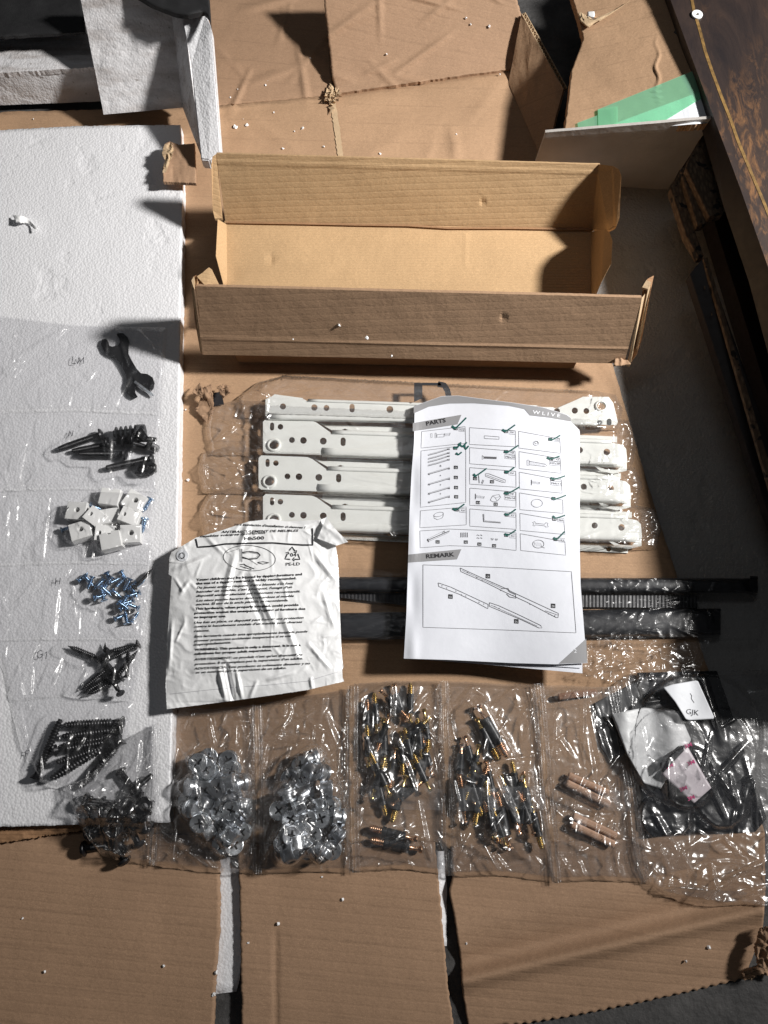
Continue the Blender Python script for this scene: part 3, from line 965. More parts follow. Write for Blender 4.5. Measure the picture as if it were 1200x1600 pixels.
def slide(label, y0, dx, z, left, right, flip):
    """y0 = top of the face at its left end, sloping down to the right by .036"""
    sl = .034
    root = thing('drawer_slide', P(700, y0 + 25, z - 10), label, 'drawer slide', 'white drawer slides in clear sleeves')
    Y = lambda x, y: y + sl * (x - 410)
    zf = lambda x, y: z + 0 * x
    if not flip:   # raised plate at the left end, channel to the right
        L, R = 408 + dx, right
        out = [(L, Y(L, y0 + 4)), (L + 4, Y(L, y0)), (L + 76, Y(L + 76, y0 + 0)), (L + 84, Y(L + 84, y0 + 3)), (L + 106, Y(L + 106, y0 + 18)), (R - 20, Y(R, y0 + 18)), (R - 6, Y(R, y0 + 21)), (R, Y(R, y0 + 27)),
               (R + 2, Y(R, y0 + 48)), (R - 8, Y(R, y0 + 51)), (L + 4, Y(L, y0 + 53)), (L, Y(L, y0 + 50))]
        hl = [circ(L + 27, Y(L + 27, y0 + 11), 4.6), slot(L + 14, Y(L + 14, y0 + 11), 7, 13), circ(L + 17, Y(L + 17, y0 + 40), 8), circ(L + 45, Y(L + 45, y0 + 31), 4.8), circ(L + 63, Y(L + 63, y0 + 31), 5.4),
              circ(L + 94, Y(L + 94, y0 + 31), 5.6), slot(L + 125, Y(L + 125, y0 + 31), 8.5, 14), circ(L + 300, Y(L + 300, y0 + 31), 5), circ(R - 72, Y(R, y0 + 29), 5), circ(R - 30, Y(R, y0 + 32), 5.4)]
        pxplate('face_plate', out, hl, zf, 1.6, MW, root, .3)
        rail_profile('lower_lip', Y(L, y0 + 42), Y(L, y0 + 58), L + 92, R - 4, z - 2.5, 3.6, MW, root, sl)
        rail_profile('upper_lip', Y(L, y0 + 16.5), Y(L, y0 + 24), L + 108, R - 22, z - .8, 2.2, MW, root, sl)
        at_px('roller_collar', collar, MW, L + 17, Y(L + 17, y0 + 40), z, root, s=.00088)
        # second rail nested behind: its edge shows above
        inn = [(L + 88, Y(L + 88, y0 + 3)), (L + 98, Y(L + 98, y0 + 5)), (R - 14, Y(R, y0 + 8)), (R - 14, Y(R, y0 + 17)), (L + 112, Y(L + 112, y0 + 16))]
        pxplate('inner_rail', inn, [slot(L + 128, Y(L + 128, y0 + 12), 9, 3)], lambda x, y: z - 8 + 0 * x, 1.4, MW, root, .2)
        # flared far end: window with a folded rim
        wx, wy = R - 36, Y(R, y0 + 53)
        win = [(R - 64, wy - 10), (R - 10, wy - 8), (R + 1, wy - 4), (R + 1, wy + 8), (R - 20, wy + 13), (R - 40, wy + 8)]
        hole = [(R - 56, wy - 4), (R - 16, wy - 3), (R - 8, wy + 2), (R - 14, wy + 7), (R - 32, wy + 6)]
        pxplate('end_bracket', win, [hole], lambda x, y: z - 3.2 - .12 * (y - wy), 1.4, MW, root, .3)
        pxplate('lower_rail', [(L + 100, Y(L + 100, y0 + 58)), (R - 20, Y(R, y0 + 60)), (R - 20, Y(R, y0 + 72)), (L + 100, Y(L + 100, y0 + 66))], [circ(R - 110, Y(R, y0 + 66), 4), circ(R - 50, Y(R, y0 + 66), 4)],
                lambda x, y: z - 11 + 0 * x, 1.4, MW, root, .2)
    else:          # seen from the other end: raised plate at the right
        L, R = left, right
        out = [(L, Y(L, y0 + 5)), (L + 7, Y(L, y0 + 1)), (L + 60, Y(L + 60, y0 + 3)), (L + 64, Y(L + 64, y0 + 5)), (R - 92, Y(R - 92, y0 + 3)), (R - 62, Y(R - 62, y0 - 11)), (R - 52, Y(R - 52, y0 - 16)), (R - 12, Y(R - 12, y0 - 17)), (R - 5, Y(R, y0 - 8)),
               (R + 2, Y(R, y0 + 22)), (R, Y(R, y0 + 26)), (L + 5, Y(L, y0 + 36)), (L, Y(L, y0 + 30))]
        hl = [circ(L + 27, Y(L + 27, y0 + 15), 5), circ(L + 76, Y(L + 76, y0 + 15), 5.2), circ(L + 95, Y(L + 95, y0 + 15), 4.8), slot(L + 135, Y(L + 135, y0 + 14), 8.5, 14), circ(L + 194, Y(L + 194, y0 + 14), 5.6),
              circ(R - 122, Y(R - 122, y0 + 4), 4.6), circ(R - 93, Y(R - 93, y0 + 8), 5.2), circ(R - 65, Y(R - 65, y0 + 6), 5), circ(R - 47, Y(R - 47, y0 + 6), 4.8), circ(R - 24, Y(R - 24, y0 - 2), 7), circ(R - 26, Y(R - 26, y0 + 23.5), 4.2), slot(R - 11, Y(R - 11, y0 + 22), 7, 11)]
        hl = [h for h in hl]
        pxplate('face_plate', out, hl[:9] + [hl[9]], zf, 1.6, MW, root, .3)
        rail_profile('lower_lip', Y(L, y0 + 25), Y(L, y0 + 37), L + 4, R - 30, z - 2.0, 3.4, MW, root, sl * .55)
        rail_profile('upper_lip', Y(L, y0 + 4), Y(L, y0 + 9), L + 66, R - 98, z - .8, 2, MW, root, sl)
        at_px('roller_collar', collar, MW, R - 24, Y(R - 24, y0 - 2), z, root, s=.0008)
        for h in hl[10:]:
            V = np.array(h)
            raw('dark_hole', P(V[:, 0], V[:, 1], z + .35), [list(range(len(h)))], M['hole_dark'], root)
        pxplate('inner_rail', [(L + 6, Y(L, y0 + 3)), (L + 14, Y(L, y0 - 3)), (L + 58, Y(L + 58, y0 + 1)), (L + 58, Y(L + 58, y0 + 8)), (L + 6, Y(L, y0 + 8))], [], lambda x, y: z - 3 + 0 * x, 1.4, MW, root, .2)
    return root


slide('topmost white drawer slide, lying turned with its raised end plate to the right', 619, 0, 22, 415, 963, True)
slide('second white drawer slide from the top, its left end plate just under the topmost slide', 655, 3, 20, 0, 978, False)
slide('third white drawer slide from the top, sticking out farthest to the left', 712, -4, 20, 0, 984, False)
slide('lowest white drawer slide, its left end tucked under the white printed bag', 772, 3, 20, 0, 1001, False)

# ------------------------------------------------------------------ black tubes
def tube_bar(name, y0, y1, x0, x1, z0, h, mat, parent=None, slope=0.0, n=14):
    a = np.linspace(0, math.pi, n)
    xs = np.linspace(x0, x1, 24)
    yc, hw = (y0 + y1) / 2, (y1 - y0) / 2
    pr = [(yc - hw * np.sign(math.cos(q)) * abs(math.cos(q)) ** .55, z0 + h * .15 + h * .85 * math.sin(q) ** .55) for q in a]
    pr = [(yc - hw, z0)] + pr + [(yc + hw, z0)]
    V = [P(x, y + slope * (x - x0), z) for x in xs for y, z in pr]
    k = len(pr)
    F = [[i * k + j, i * k + (j + 1) % k, (i + 1) * k + (j + 1) % k, (i + 1) * k + j] for i in range(len(xs) - 1) for j in range(k)]
    F += [list(range(k))[::-1], [(len(xs) - 1) * k + j for j in range(k)]]
    return raw(name, V, F, mat, parent, True)


M['tube'] = m_plain('black_painted_tube', (.014, .015, .018), .36, 0, 500, .0001, .5)
o = thing('metal_tube', P(830, 912, 6), 'upper long black square metal tube running under the instruction sheet', 'metal tube', 'black tubes below the drawer slides')
tube_bar('tube_wall', 901, 924, 492, 1176, 6, 16, M['tube'], o, .004)
tube_bar('end_cap', 900, 926, 1172, 1184, 5.5, 17, M['black_plastic'], o, 0)
o = thing('metal_tube', P(800, 975, 6), 'lower long black flat metal tube with two dark holes near its right end', 'metal tube', 'black tubes below the drawer slides')
tube_bar('tube_wall', 958, 1000, 495, 1126, 6, 15, M['tube'], o, -.012)
for x, y, r in ((1007, 966, 11), (1035, 964, 7.5)):
    V = np.array(circ(x, y, r, r * .85))
    raw('hole', P(V[:, 0], V[:, 1], 21.2), [list(range(len(V)))], M['ink'], o)
V, F = [], []
n = 190
xs = np.linspace(515, 1090, n * 2)
rb = thing('ribbed_strip', P(800, 940, 6), 'narrow black ribbed strip under clear wrap between the two black tubes', 'ribbed strip')
S = coons([(515, 926), (1090, 930)], [(1090, 930), (1090, 950)], [(515, 932), (640, 946), (1090, 950)], [(515, 926), (515, 932)], 380, 6)
sheet('ribs', S, lambda x, y: 11.5 + .12 * np.sin(x * 1.1), m_plain('dark_ribbed', (.014, .014, .016), .45, .1), rb, 3, False)
panel('end_wall', [(331, 421, zft - 2), (303, 446, zft), (318, 553, zf0), (345, 484, zf0)], 12, 20, 4, M['card_box'], tray, lambda u, v: .6 * fbm(u * 3, v * 3, 94), away=(1, 0, .3))

def ink(name, V, F, mat, parent):
    return tag(raw(name, V, F, mat, parent), kind='stuff')


# ------------------------------------------------------------------ white printed bag
t = NT('white_poly_bag')
M['white_bag'] = t.fin((.86, .865, .87), .27, 0, t.bump(t.noise(120, None, 4), .0010, .5), .5)
OX, OY, K = 240, 780, 3.75
q = lambda X, Y: (OX + X / K, OY + Y / K)
_bf = [((480, 300), (400, 640), 26, 2.6), ((520, 430), (655, 760), 22, -3.0), ((560, 420), (720, 760), 24, 2.8), ((425, 960), (470, 1190), 16, -5.0), ((380, 980), (425, 1190), 18, 3.2), ((485, 1000), (520, 1180), 16, 2.5),
       ((110, 420), (330, 330), 22, 2.4), ((150, 560), (215, 470), 18, 2.0), ((985, 520), (1060, 760), 22, 2.2), ((900, 840), (1040, 1000), 20, 2.2), ((660, 1060), (830, 1010), 18, 2.0), ((740, 640), (860, 960), 26, 1.8), ((930, 300), (1070, 480), 24, 2.5),
       ((560, 130), (500, 300), 24, 2.6), ((300, 210), (420, 330), 20, 1.6), ((920, 1040), (930, 1120), 14, 2.4), ((610, 1060), (560, 1170), 16, 1.8), ((110, 700), (90, 1000), 16, 1.6)]
_bc = creases(60, (262, 810, 540, 1105), 401, (14, 46), (2.0, 4.5), (.3, 1.0))


def bag_z(x, y):
    x, y = np.asarray(x, float), np.asarray(y, float)
    X, Y = (x - OX) * K, (y - OY) * K
    u = np.clip((X - 75) / 1030, 0, 1)
    v = np.clip((Y - 110) / 1080, 0, 1)
    h = 36 + 11 * (4 * u * (1 - u)) ** .7 * (4 * v * (1 - v)) ** .6
    h = h + 5 * np.clip((330 - Y) / 240, 0, 1) * u
    for (ax_, ay_), (bx_, by_), w, am in _bf:
        dx, dy = bx_ - ax_, by_ - ay_
        L = math.hypot(dx, dy)
        s = ((X - ax_) * dx + (Y - ay_) * dy) / L / L
        d = (-(X - ax_) * dy + (Y - ay_) * dx) / L
        h = h + am * np.maximum(0, 1 - np.abs(d) / w) * np.clip(1.1 - (2 * s - 1) ** 2, 0, 1)
    edge = 1 + 1.3 * np.clip((X - 860) / 200, 0, 1) + .8 * np.clip((330 - X) / 200, 0, 1)
    return h + _bc(x, y) * edge * .9 + .7 * crumple(x, y, 410, 22, 1.0) * edge + 1.2 * (fbm(x / 45, y / 45, 415, 2) - .5)


wb = thing('printed_bag', P(400, 960, 30), 'crinkled white plastic bag printed with tipping warnings and marked O', 'plastic bag')
S = coons([q(93, 345), q(105, 310), q(250, 225), q(400, 182), q(560, 130), q(700, 115), q(830, 142), q(905, 150), q(1015, 105)],
          [q(1015, 105), q(1062, 240), q(1080, 350), q(1086, 460), q(1092, 800), q(1112, 985), q(1096, 1010), q(1116, 1068)],
          [q(78, 1230), q(300, 1202), q(470, 1180), q(700, 1148), q(900, 1118), q(1116, 1068)],
          [q(93, 345), q(88, 440), q(106, 452), q(80, 820), q(70, 1100), q(78, 1230)], 190, 200, .15, 5)
o = sheet('bag_front', S, bag_z, M['white_bag'], wb, 0)
S2 = coons([q(105, 330), q(560, 140), q(1005, 120)], [q(1005, 120), q(1080, 350), q(1108, 1064)], [q(84, 1222), q(1108, 1064)], [q(105, 330), q(84, 1222)], 40, 40)
sheet('bag_back', S2, lambda x, y: bag_z(x, y) - 3 - 9 * np.clip(np.minimum(x - 262, 540 - x) / 90, 0, 1), M['white_bag'], wb)
S = coons([q(1012, 106), q(1060, 170), q(1140, 250)], [q(1140, 250), q(1072, 272)], [q(960, 230), q(1072, 272)], [q(1012, 106), q(960, 230)], 20, 14)
sheet('bag_ear', S, lambda x, y: bag_z(x, y) + 3 + .1 * (x - 500) + 2 * crumple(x, y, 7, 18, 1), M['white_bag'], wb)
# heat seal line near the lower edge
raw('heat_seal', *ribbon([([q(95, 1142), q(300, 1120), q(480, 1102), q(640, 1092), q(780, 1078), q(900, 1066), q(1080, 1012)], .9)], 1, bag_z, .12, 4), m_plain('seal_grey', (.52, .52, .54), .4), wb)

T = [("Young children may be injured by tipping furniture and", (250, 478), (870, 445), 0), ("the use of a tipping restraint is highly recommended.", (250, 500), (838, 468), 0),
     ("De jeunes enfants risquent d'être blessés s'ils font", (252, 525), (820, 498), 1), ("basculer un meuble, c'est pourquoi, l'usage d'un", (252, 548), (812, 520), 1),
     ("dispositif antibasculement est fortement recommandé.", (252, 572), (860, 545), 1), ("Los ninos pueden hacerse dano volcandose el mueble", (252, 600), (822, 572), 1),
     ("encima. El uso de la ancla plastica se recomienda.", (250, 622), (790, 597), 1), ("This hardware, when properly installed, could provide", (245, 648), (850, 624), 0),
     ("protection against the unexpected tipping of furniture due", (240, 673), (890, 647), 0), ("to improper use.", (238, 698), (425, 690), 0),
     ("Une fois en place, ce dispositif peut fournir une protection", (240, 729), (880, 699), 1), ("contre le basculement soudain d'un meuble pour diverses", (240, 752), (872, 724), 1),
     ("raisons.", (238, 778), (328, 774), 1), ("Esta ferreteria cuando esta apropiadamente instalada puede", (240, 810), (902, 780), 1),
     ("proveer proteccion accidentes inesperados si se usa", (238, 835), (805, 806), 1), ("inapropiadamente.", (236, 858), (455, 844), 1),
     ("WARNING: This product is only a deterrent. It is not a", (240, 888), (862, 860), 0), ("substitute for proper adult supervision.", (240, 912), (695, 890), 0),
     ("AVERTISSEMENT: ce produit n'est qu'un dispositif de", (238, 945), (872, 916), 1), ("protection. Il ne remplace pas la supervision d'un adulte.", (240, 972), (875, 938), 1),
     ("ADVERTENCIA: Este producto es solamente disuasivo y no", (238, 999), (918, 967), 1), ("es un sustituto por la supervicion de un adulto.", (248, 1021), (778, 994), 1),
     ("para instalación d'installation ci-dessous !", (470, 152), (890, 172), 1), ("ANTIBASCULEMENT DE MEUBLES", (395, 198), (850, 190), 1), ("muebles volcarse restriccion", (272, 224), (655, 202), 1)]
L = [(s, q(*a), q(*b), 3.5, (.034 if not it else .02), .28 if it else 0) for s, a, b, it in T]
L += [("Hh500", q(532, 240), q(648, 235), 5.0, .02, 0), ("PE-LD", q(775, 389), (q(858, 387)), 4.6, .01, 0), ("04", q(800, 336), q(837, 336), 5.6, .01, 0)]
ink('printed_text', *lettering(L, bag_z, .45), M['ink'], wb)
fr = [([q(247, 232), q(258, 281), q(330, 276), q(420, 262), q(560, 258), q(700, 256), q(800, 264), q(870, 268), q(932, 268), q(930, 170)], 2.4)]
raw('warning_frame', *ribbon(fr, 2, bag_z, .45, 3), M['ink'], wb)
ov = [([q(562 + 152 * math.cos(a) , 345 + 74 * math.sin(a) + 8 * math.cos(a)) for a in np.linspace(0, 6.2832, 60)], .75),
      ([q(508, 290), q(508, 365)], .7), ([q(518, 290), q(518, 368)], .7), ([q(500, 290), q(425, 315)], .4),
      ([q(520, 312), q(560, 305), q(610, 312), q(625, 328), q(605, 348), q(560, 352), q(520, 338)], 1.4),
      ([q(522, 318), q(565, 312), q(604, 318), q(614, 330), q(598, 343), q(560, 346)], .5), ([q(520, 345), q(560, 352), q(610, 385)], .5),
      ([q(610, 370), q(640, 366), q(678, 372), q(640, 380), q(610, 372)], 1.0), ([q(505, 384), q(530, 380), q(548, 392), q(590, 408)], 1.2), ([q(508, 392), q(540, 402), q(575, 412)], .8)]
ink('strap_diagram', *ribbon(ov, 1, bag_z, .45, 3), M['ink'], wb)
tri = []
for k in range(3):
    A_, B_ = [((795, 300), (812, 280), (830, 305)), ((845, 320), (858, 352), (825, 352)), ((800, 352), (770, 350), (785, 318))][k], 0
    tri.append(([q(*p) for p in A_], 1.7))
    e = A_[-1]; d_ = np.array(A_[-1]) - np.array(A_[-2]); d_ = d_ / np.linalg.norm(d_); n_ = np.array([-d_[1], d_[0]])
    tri.append(([q(*(np.array(e) + n_ * 10)), q(*(np.array(e) + d_ * 10)), q(*(np.array(e) - n_ * 10))], 1.5))
ink('recycling_symbol', *ribbon(tri, 1.5, bag_z, .45, 3), M['ink'], wb)
V = np.array(circ(*q(168, 330), 9.2, n=28))
Cn = np.array(q(168, 330))
G = np.array([Cn + (p - Cn) * s for s in (0.01, .5, 1) for p in V])
st = raw('round_sticker', P(G[:, 0], G[:, 1], bag_z(G[:, 0], G[:, 1]) + .5), [[i * 28 + k, i * 28 + (k + 1) % 28, (i + 1) * 28 + (k + 1) % 28, (i + 1) * 28 + k] for i in range(2) for k in range(28)], M['white_paper'], wb)
raw('letter', *ribbon([(circ(*q(168, 330), 3.9, 4.4, 24) + [circ(*q(168, 330), 3.9, 4.4, 24)[0]], 1.0)], 1, lambda x, y: bag_z(x, y) + 1.0, .2), M['ink'], st)

# ------------------------------------------------------------------ instruction booklet
man = thing('instruction_sheet', P(775, 850, 20), 'white parts list booklet page with green ticks lying over slides and tubes', 'booklet')


def man_z(x, y):
    x, y = np.asarray(x, float), np.asarray(y, float)
    u, v = (x - 640) / 270, (y - 630) / 410
    z = 37 + 4.6 * np.sin(u * 5.2 + 4.4) * np.clip(1.05 - v, 0, 1) + 3.4 * np.sin(u * 7 + 1.2) * np.clip(v - .2, 0, 1)
    z = z - 4.5 * np.exp(-(v / .07) ** 2) * (1 - .5 * u) + .6 * np.sin(v * 21 + u * 3) + .7 * fbm(x / 60, y / 40, 55, 2)
    d = (y - 905 - .12 * (x - 640)) / 3
    return z + 1.4 * np.exp(-((u - .02) / .03) ** 2) * np.sin(v * 15)


pageS = coons([(648, 634), (690, 619), (716, 618), (745, 622), (800, 629), (850, 636.5), (889, 649), (893, 661)],
              [(893, 661), (897, 740), (903, 860), (914, 1000), (918, 1036)],
              [(631, 1029), (700, 1031), (800, 1036), (868, 1038), (918, 1036)],
              [(648, 634), (647, 690), (643, 740), (640, 800), (637, 900), (635, 960), (631, 1029)], 90, 130)
M['page'] = m_plain('coated_page', (.72, .74, .80), .5, bumpscale=60, bumpd=.0006, vary=.015)
for k, (dx, dy, dz) in enumerate(((7, 14, -3.4), (3, 6, -1.8))):
    S = coons([(656 + dx, 640), (700, 632), (800, 640), (886 + dx, 660)], [(886 + dx, 660), (906, 672), (906, 860), (908 + dx * .3, 1038 + dy)], [(633 + k, 1024 + dy * .3), (760, 1030 + dy * .6), (908 + dx * .3, 1038 + dy)],
              [(656 + dx, 640), (650, 700), (640, 900), (633 + k, 1024 + dy * .3)], 40, 60)
    sheet('page', S, lambda x, y: man_z(x, y) + dz - 2.0 * np.clip((y - 960) / 80, 0, 1), M['page'], man)
sheet('page', pageS, man_z, M['page'], man)
M['grey_print'] = m_plain('grey_print', (.27, .27, .28), .5, vary=.03)
M['green_ink'] = m_plain('dark_green_marker', (.006, .085, .072), .5, vary=.1)
M['line_ink'] = m_plain('grey_line_ink', (.10, .10, .11), .6)
q = lambda X, Y: (620 + X / 4, 620 + Y / 4)
r = lambda X, Y: (620 + X / 2.07, 840 + Y / 2.07)
low = pl([(646.5, 646), (670, 635.5), (702, 630.5), (740, 630), (795, 634), (820, 639.5), (827, 649), (857, 652.5), (892, 658.5)], 40)
top = pl([(648, 634.3), (690, 619.4), (716, 618.4), (745, 622.4), (800, 629.4), (850, 637), (889, 649.5), (893, 655)], 400)
tops = np.stack([low[:, 0], np.interp(low[:, 0], top[:, 0], top[:, 1])], -1)
raw('header_band', *fillpoly([[tops[i], tops[i + 1], low[i + 1], low[i]] for i in range(39)], man_z, .2, 4), M['grey_print'], man)
raw('grey_tab', *fillpoly([[(645, 661), (721, 648), (715, 663), (645, 674)]], man_z, .2, 5), M['grey_print'], man, at=None)
raw('grey_tab', *fillpoly([[(638, 866.5), (721, 858), (714, 874), (637.5, 879)]], man_z, .2, 5), M['grey_print'], man)
raw('corner_triangle', *fillpoly([[(873, 1037), (894, 1018), (916, 998), (917.5, 1035.5)]], man_z, .2, 5), M['grey_print'], man)
ink('heading_text', *lettering([("PARTS", q(185, 180), q(308, 157), 6.2, .03, 0)], man_z, .4), M['ink'], man)
ink('heading_text', *lettering([("REMARK", r(95, 67), r(187, 60), 6.2, .03, 0)], man_z, .4), M['ink'], man)
ink('brand_text', *lettering([("W L I V E", q(848, 104), q(1020, 128), 5.2, .01, 0)], man_z, .4), M['white_paper'], man)
ink('page_number', *lettering([("2", (897, 1020), (901, 1020), 6, 0, 0)], man_z, .4), M['white_paper'], man)
boxes = [[(155, 217), (428, 185), (432, 290), (152, 320)], [(152, 338), (432, 303), (432, 660), (148, 690)], [(148, 712), (435, 688), (435, 800), (145, 818)],
         [(145, 838), (330, 826), (520, 834), (747, 850), (747, 960), (520, 936), (330, 930), (147, 943)],
         [(455, 192), (742, 213), (743, 312), (455, 297)], [(456, 317), (740, 340), (744, 440), (456, 418)], [(456, 442), (745, 465), (746, 565), (456, 545)],
         [(457, 570), (746, 595), (746, 690), (457, 678)], [(457, 700), (746, 725), (747, 828), (457, 808)],
         [(762, 215), (1020, 262), (1024, 353), (764, 320)], [(765, 342), (1022, 385), (1028, 478), (766, 448)], [(766, 470), (1030, 520), (1034, 602), (768, 575)],
         [(767, 600), (1038, 645), (1040, 728), (770, 705)], [(770, 728), (1045, 775), (1052, 860), (772, 835)], [(772, 855), (1052, 905), (1056, 990), (775, 960)]]
st = [([q(*p) for p in b + b[:1]], .5) for b in boxes]
b = [(85, 88), (320, 96), (565, 110), (580, 308), (330, 298), (85, 290)]
st += [([r(*p) for p in b + b[:1]], .6)]
# quantity cells
cells = [(387, 192, 424, 214), (702, 208, 740, 232), (985, 255, 1020, 278), (702, 335, 740, 360), (675, 360, 740, 384), (985, 378, 1020, 402), (955, 402, 1022, 426), (702, 462, 742, 488), (962, 524, 1030, 550), (985, 506, 1028, 526), (702, 592, 742, 618), (674, 616, 742, 642), (392, 696, 432, 720), (705, 728, 742, 750), (1006, 756, 1046, 780), (705, 855, 744, 880), (1014, 882, 1052, 906)]
for x0, y0, x1, y1 in cells:
    k = .1
    st.append(([q(x0, y0), q(x1, y0 + k * (x1 - x0)), q(x1, y1 + k * (x1 - x0)), q(x0, y1), q(x0, y0)], .35))
ink('part_boxes', *ribbon(st, .5, man_z, .3, 5), M['line_ink'], man)
# little drawings
ic = []
def zig(x0, y0, x1, y1, n, h):
    return [q(x0 + (x1 - x0) * k / n, y0 + (y1 - y0) * k / n + (h if k % 2 else -h)) for k in range(n + 1)]
def hexp(x0, y0, x1, y1): return [q(x0, y0), q(x1, y0), q(x1, y1), q(x0, y1), q(x0, y0)]
ic += [(hexp(212, 230, 222, 254), .35), (hexp(240, 226, 248, 256), .4), ([q(252, 236), q(295, 232), q(296, 250), q(252, 252), q(252, 236)], .4), (zig(298, 238, 334, 234, 10, 9), .7)]
for yy in (352, 376, 396, 418):
    ic += [([q(195, yy + 14), q(250, yy), q(332, yy - 26)], .9), ([q(195, yy + 8), q(250, yy - 6), q(332, yy - 32)], .4), ([q(315, yy - 26), q(330, yy - 22)], 1.2)]
for yy in (475, 540, 598, 652):
    ic += [([q(195, yy + 10), q(260, yy - 8), q(332, yy - 30)], 1.0), ([q(195, yy + 4), q(260, yy - 15), q(332, yy - 36)], .4), ([q(198, yy + 6), q(206, yy + 12)], 1.6), ([q(318, yy - 26), q(332, yy - 24)], 1.3)]
for yy in (430, 492, 550, 606):
    ic += [([q(268, yy), q(278, yy)], .5), ([q(273, yy - 5), q(273, yy + 5)], .5)]
ic += [([q(262 + 30 * math.cos(a), 735 + 13 * math.sin(a) - 6 * math.cos(a)) for a in np.linspace(0, 6.29, 26)], .5), ([q(232, 740), q(234, 758), q(255, 768), q(282, 758), q(291, 744), q(291, 728)], .5)]
ic += [([q(548, 243), q(640, 250), q(640, 265), q(548, 260), q(548, 243)], .5)]
ic += [([q(535, 366), q(535, 392), q(545, 384), q(545, 374), q(535, 366)], .5), ([q(548, 379), q(624, 382)], 3.2)]
ic += [([q(512, 490), q(516, 540)], .9), ([q(555, 480), q(575, 480), q(680, 520), q(678, 536), q(660, 534), q(555, 496), q(555, 480)], .5), ([q(560, 488), q(670, 528)], .4), ([q(530, 540), q(538, 518), q(545, 522), q(534, 545)], .6)]
ic += [([q(492, 605), q(492, 640)], 1.0), (zig(494, 622, 548, 630, 14, 8), .7), ([q(585, 645), q(600, 618), q(640, 610), q(650, 628), q(628, 652), q(600, 656), q(585, 645)], .5), ([q(600, 618), q(618, 632), q(628, 652)], .4), ([q(618, 632), q(648, 622)], .4)]
ic += [([q(540, 732), q(543, 780), q(650, 788)], .9), ([q(546, 732), q(548, 774), q(650, 783)], .35)]
ic += [(circlepts, w) for circlepts, w in [([q(870 + 17 * math.cos(a), 290 + 14 * math.sin(a)) for a in np.linspace(0, 6.29, 20)], .5), ([q(872 + 9 * math.cos(a), 286 + 8 * math.sin(a)) for a in np.linspace(0, 6.29, 14)], .5)]]
ic += [(hexp(815, 395, 828, 428), .5), ([q(828, 402), q(930, 420), q(938, 430), q(928, 436), q(828, 424)], .45), (zig(832, 412, 925, 428, 22, 8), .35)]
ic += [([q(842, 518), q(842, 552)], .9), (zig(844, 533, 895, 540, 12, 8), .7)]
ic += [([q(876 + 35 * math.cos(a), 665 + 25 * math.sin(a)) for a in np.linspace(0, 6.29, 30)], .5)]
ic += [([q(850, 785), q(862, 778), q(868, 790), q(925, 796), q(932, 786), q(946, 790), q(942, 802), q(948, 812), q(932, 814), q(924, 806), q(868, 800), q(860, 808), q(850, 802), q(858, 794), q(850, 785)], .5)]
ic += [([q(885 + 35 * math.cos(a), 920 + 25 * math.sin(a)) for a in np.linspace(0, 6.29, 30)], .6), (zig(860, 920, 905, 924, 9, 11), .5), ([q(900, 935), q(925, 945)], .5)]
ic += [([q(190, 898), q(330, 838)], 1.3), ([q(196, 905), q(326, 848)], .5), ([q(190, 890), q(300, 836)], .4), ([q(192, 888), q(200, 908)], 1.5), ([q(285, 852), q(296, 840), q(305, 850)], .8)]
for k in range(4):
    ic.append(([q(402 + 13 * k, 848), q(402 + 13 * k, 878)], 1.2))
    ic.append(([q(500 + 20 * (k % 2), 866 + 18 * (k // 2)), q(506 + 20 * (k % 2), 862 + 18 * (k // 2)), q(514 + 20 * (k % 2), 868 + 18 * (k // 2))], .8))
ic += [(zig(590, 890, 604, 891, 4, 6), .8), (zig(616, 892, 630, 893, 4, 6), .8)]
ink('part_drawings', *ribbon(ic, .5, man_z, .3, 3), M['line_ink'], man)
rd = [([r(205, 98), r(280, 132), r(350, 163), r(372, 175), r(523, 245), r(522, 259), r(515, 258)], .7), ([r(205, 98), r(208, 110), r(290, 146), r(350, 176), r(420, 208), r(515, 258)], .7), ([r(212, 106), r(345, 166)], .4),
      ([r(338, 165), r(360, 164), r(366, 176), r(384, 184), r(386, 196), r(365, 192), r(355, 182)], .9), ([r(134, 146), r(175, 160), r(240, 190), r(272, 205), r(296, 216)], .7), ([r(134, 146), r(136, 158), r(200, 182), r(262, 212), r(280, 222), r(295, 230), r(296, 216)], .7),
      ([r(300, 210), r(330, 220), r(400, 252), r(466, 284), r(470, 292), r(460, 292), r(400, 264), r(300, 222), r(300, 210)], .7), ([r(305, 218), r(455, 286)], .4), ([r(480, 236), r(520, 250)], .5)]
for x, y in ((145, 155), (160, 162), (190, 172), (208, 184), (222, 188), (228, 112), (258, 128), (275, 138), (310, 146), (335, 170), (360, 172), (375, 186), (430, 215), (490, 246), (500, 250), (510, 252), (265, 208), (280, 214), (316, 222), (330, 228)):
    rd.append(([r(x, y), r(x + 3, y + 1.5)], 1.0))
ink('remark_drawing', *ribbon(rd, .5, man_z, .3, 3), M['line_ink'], man)
sq = [(368, 197), (683, 215), (960, 265), (366, 320), (683, 342), (966, 388), (685, 470), (973, 513), (686, 602), (980, 635), (375, 705), (688, 737), (985, 764), (685, 864), (993, 890), (370, 440), (370, 503), (371, 566), (372, 624), (490, 510), (596, 530), (508, 660), (619, 670), (256, 906), (432, 907), (517, 920), (609, 930)]
pol = [[q(x - 12, y - 10), q(x + 12, y - 9), q(x + 12, y + 11), q(x - 12, y + 10)] for x, y in sq]
pol += [[r(x - 7, y - 7), r(x + 7, y - 6), r(x + 7, y + 8), r(x - 7, y + 7)] for x, y in ((295, 124), (174, 190), (506, 220), (387, 270))]
ink('code_squares', *fillpoly(pol, man_z, .3), M['ink'], man)
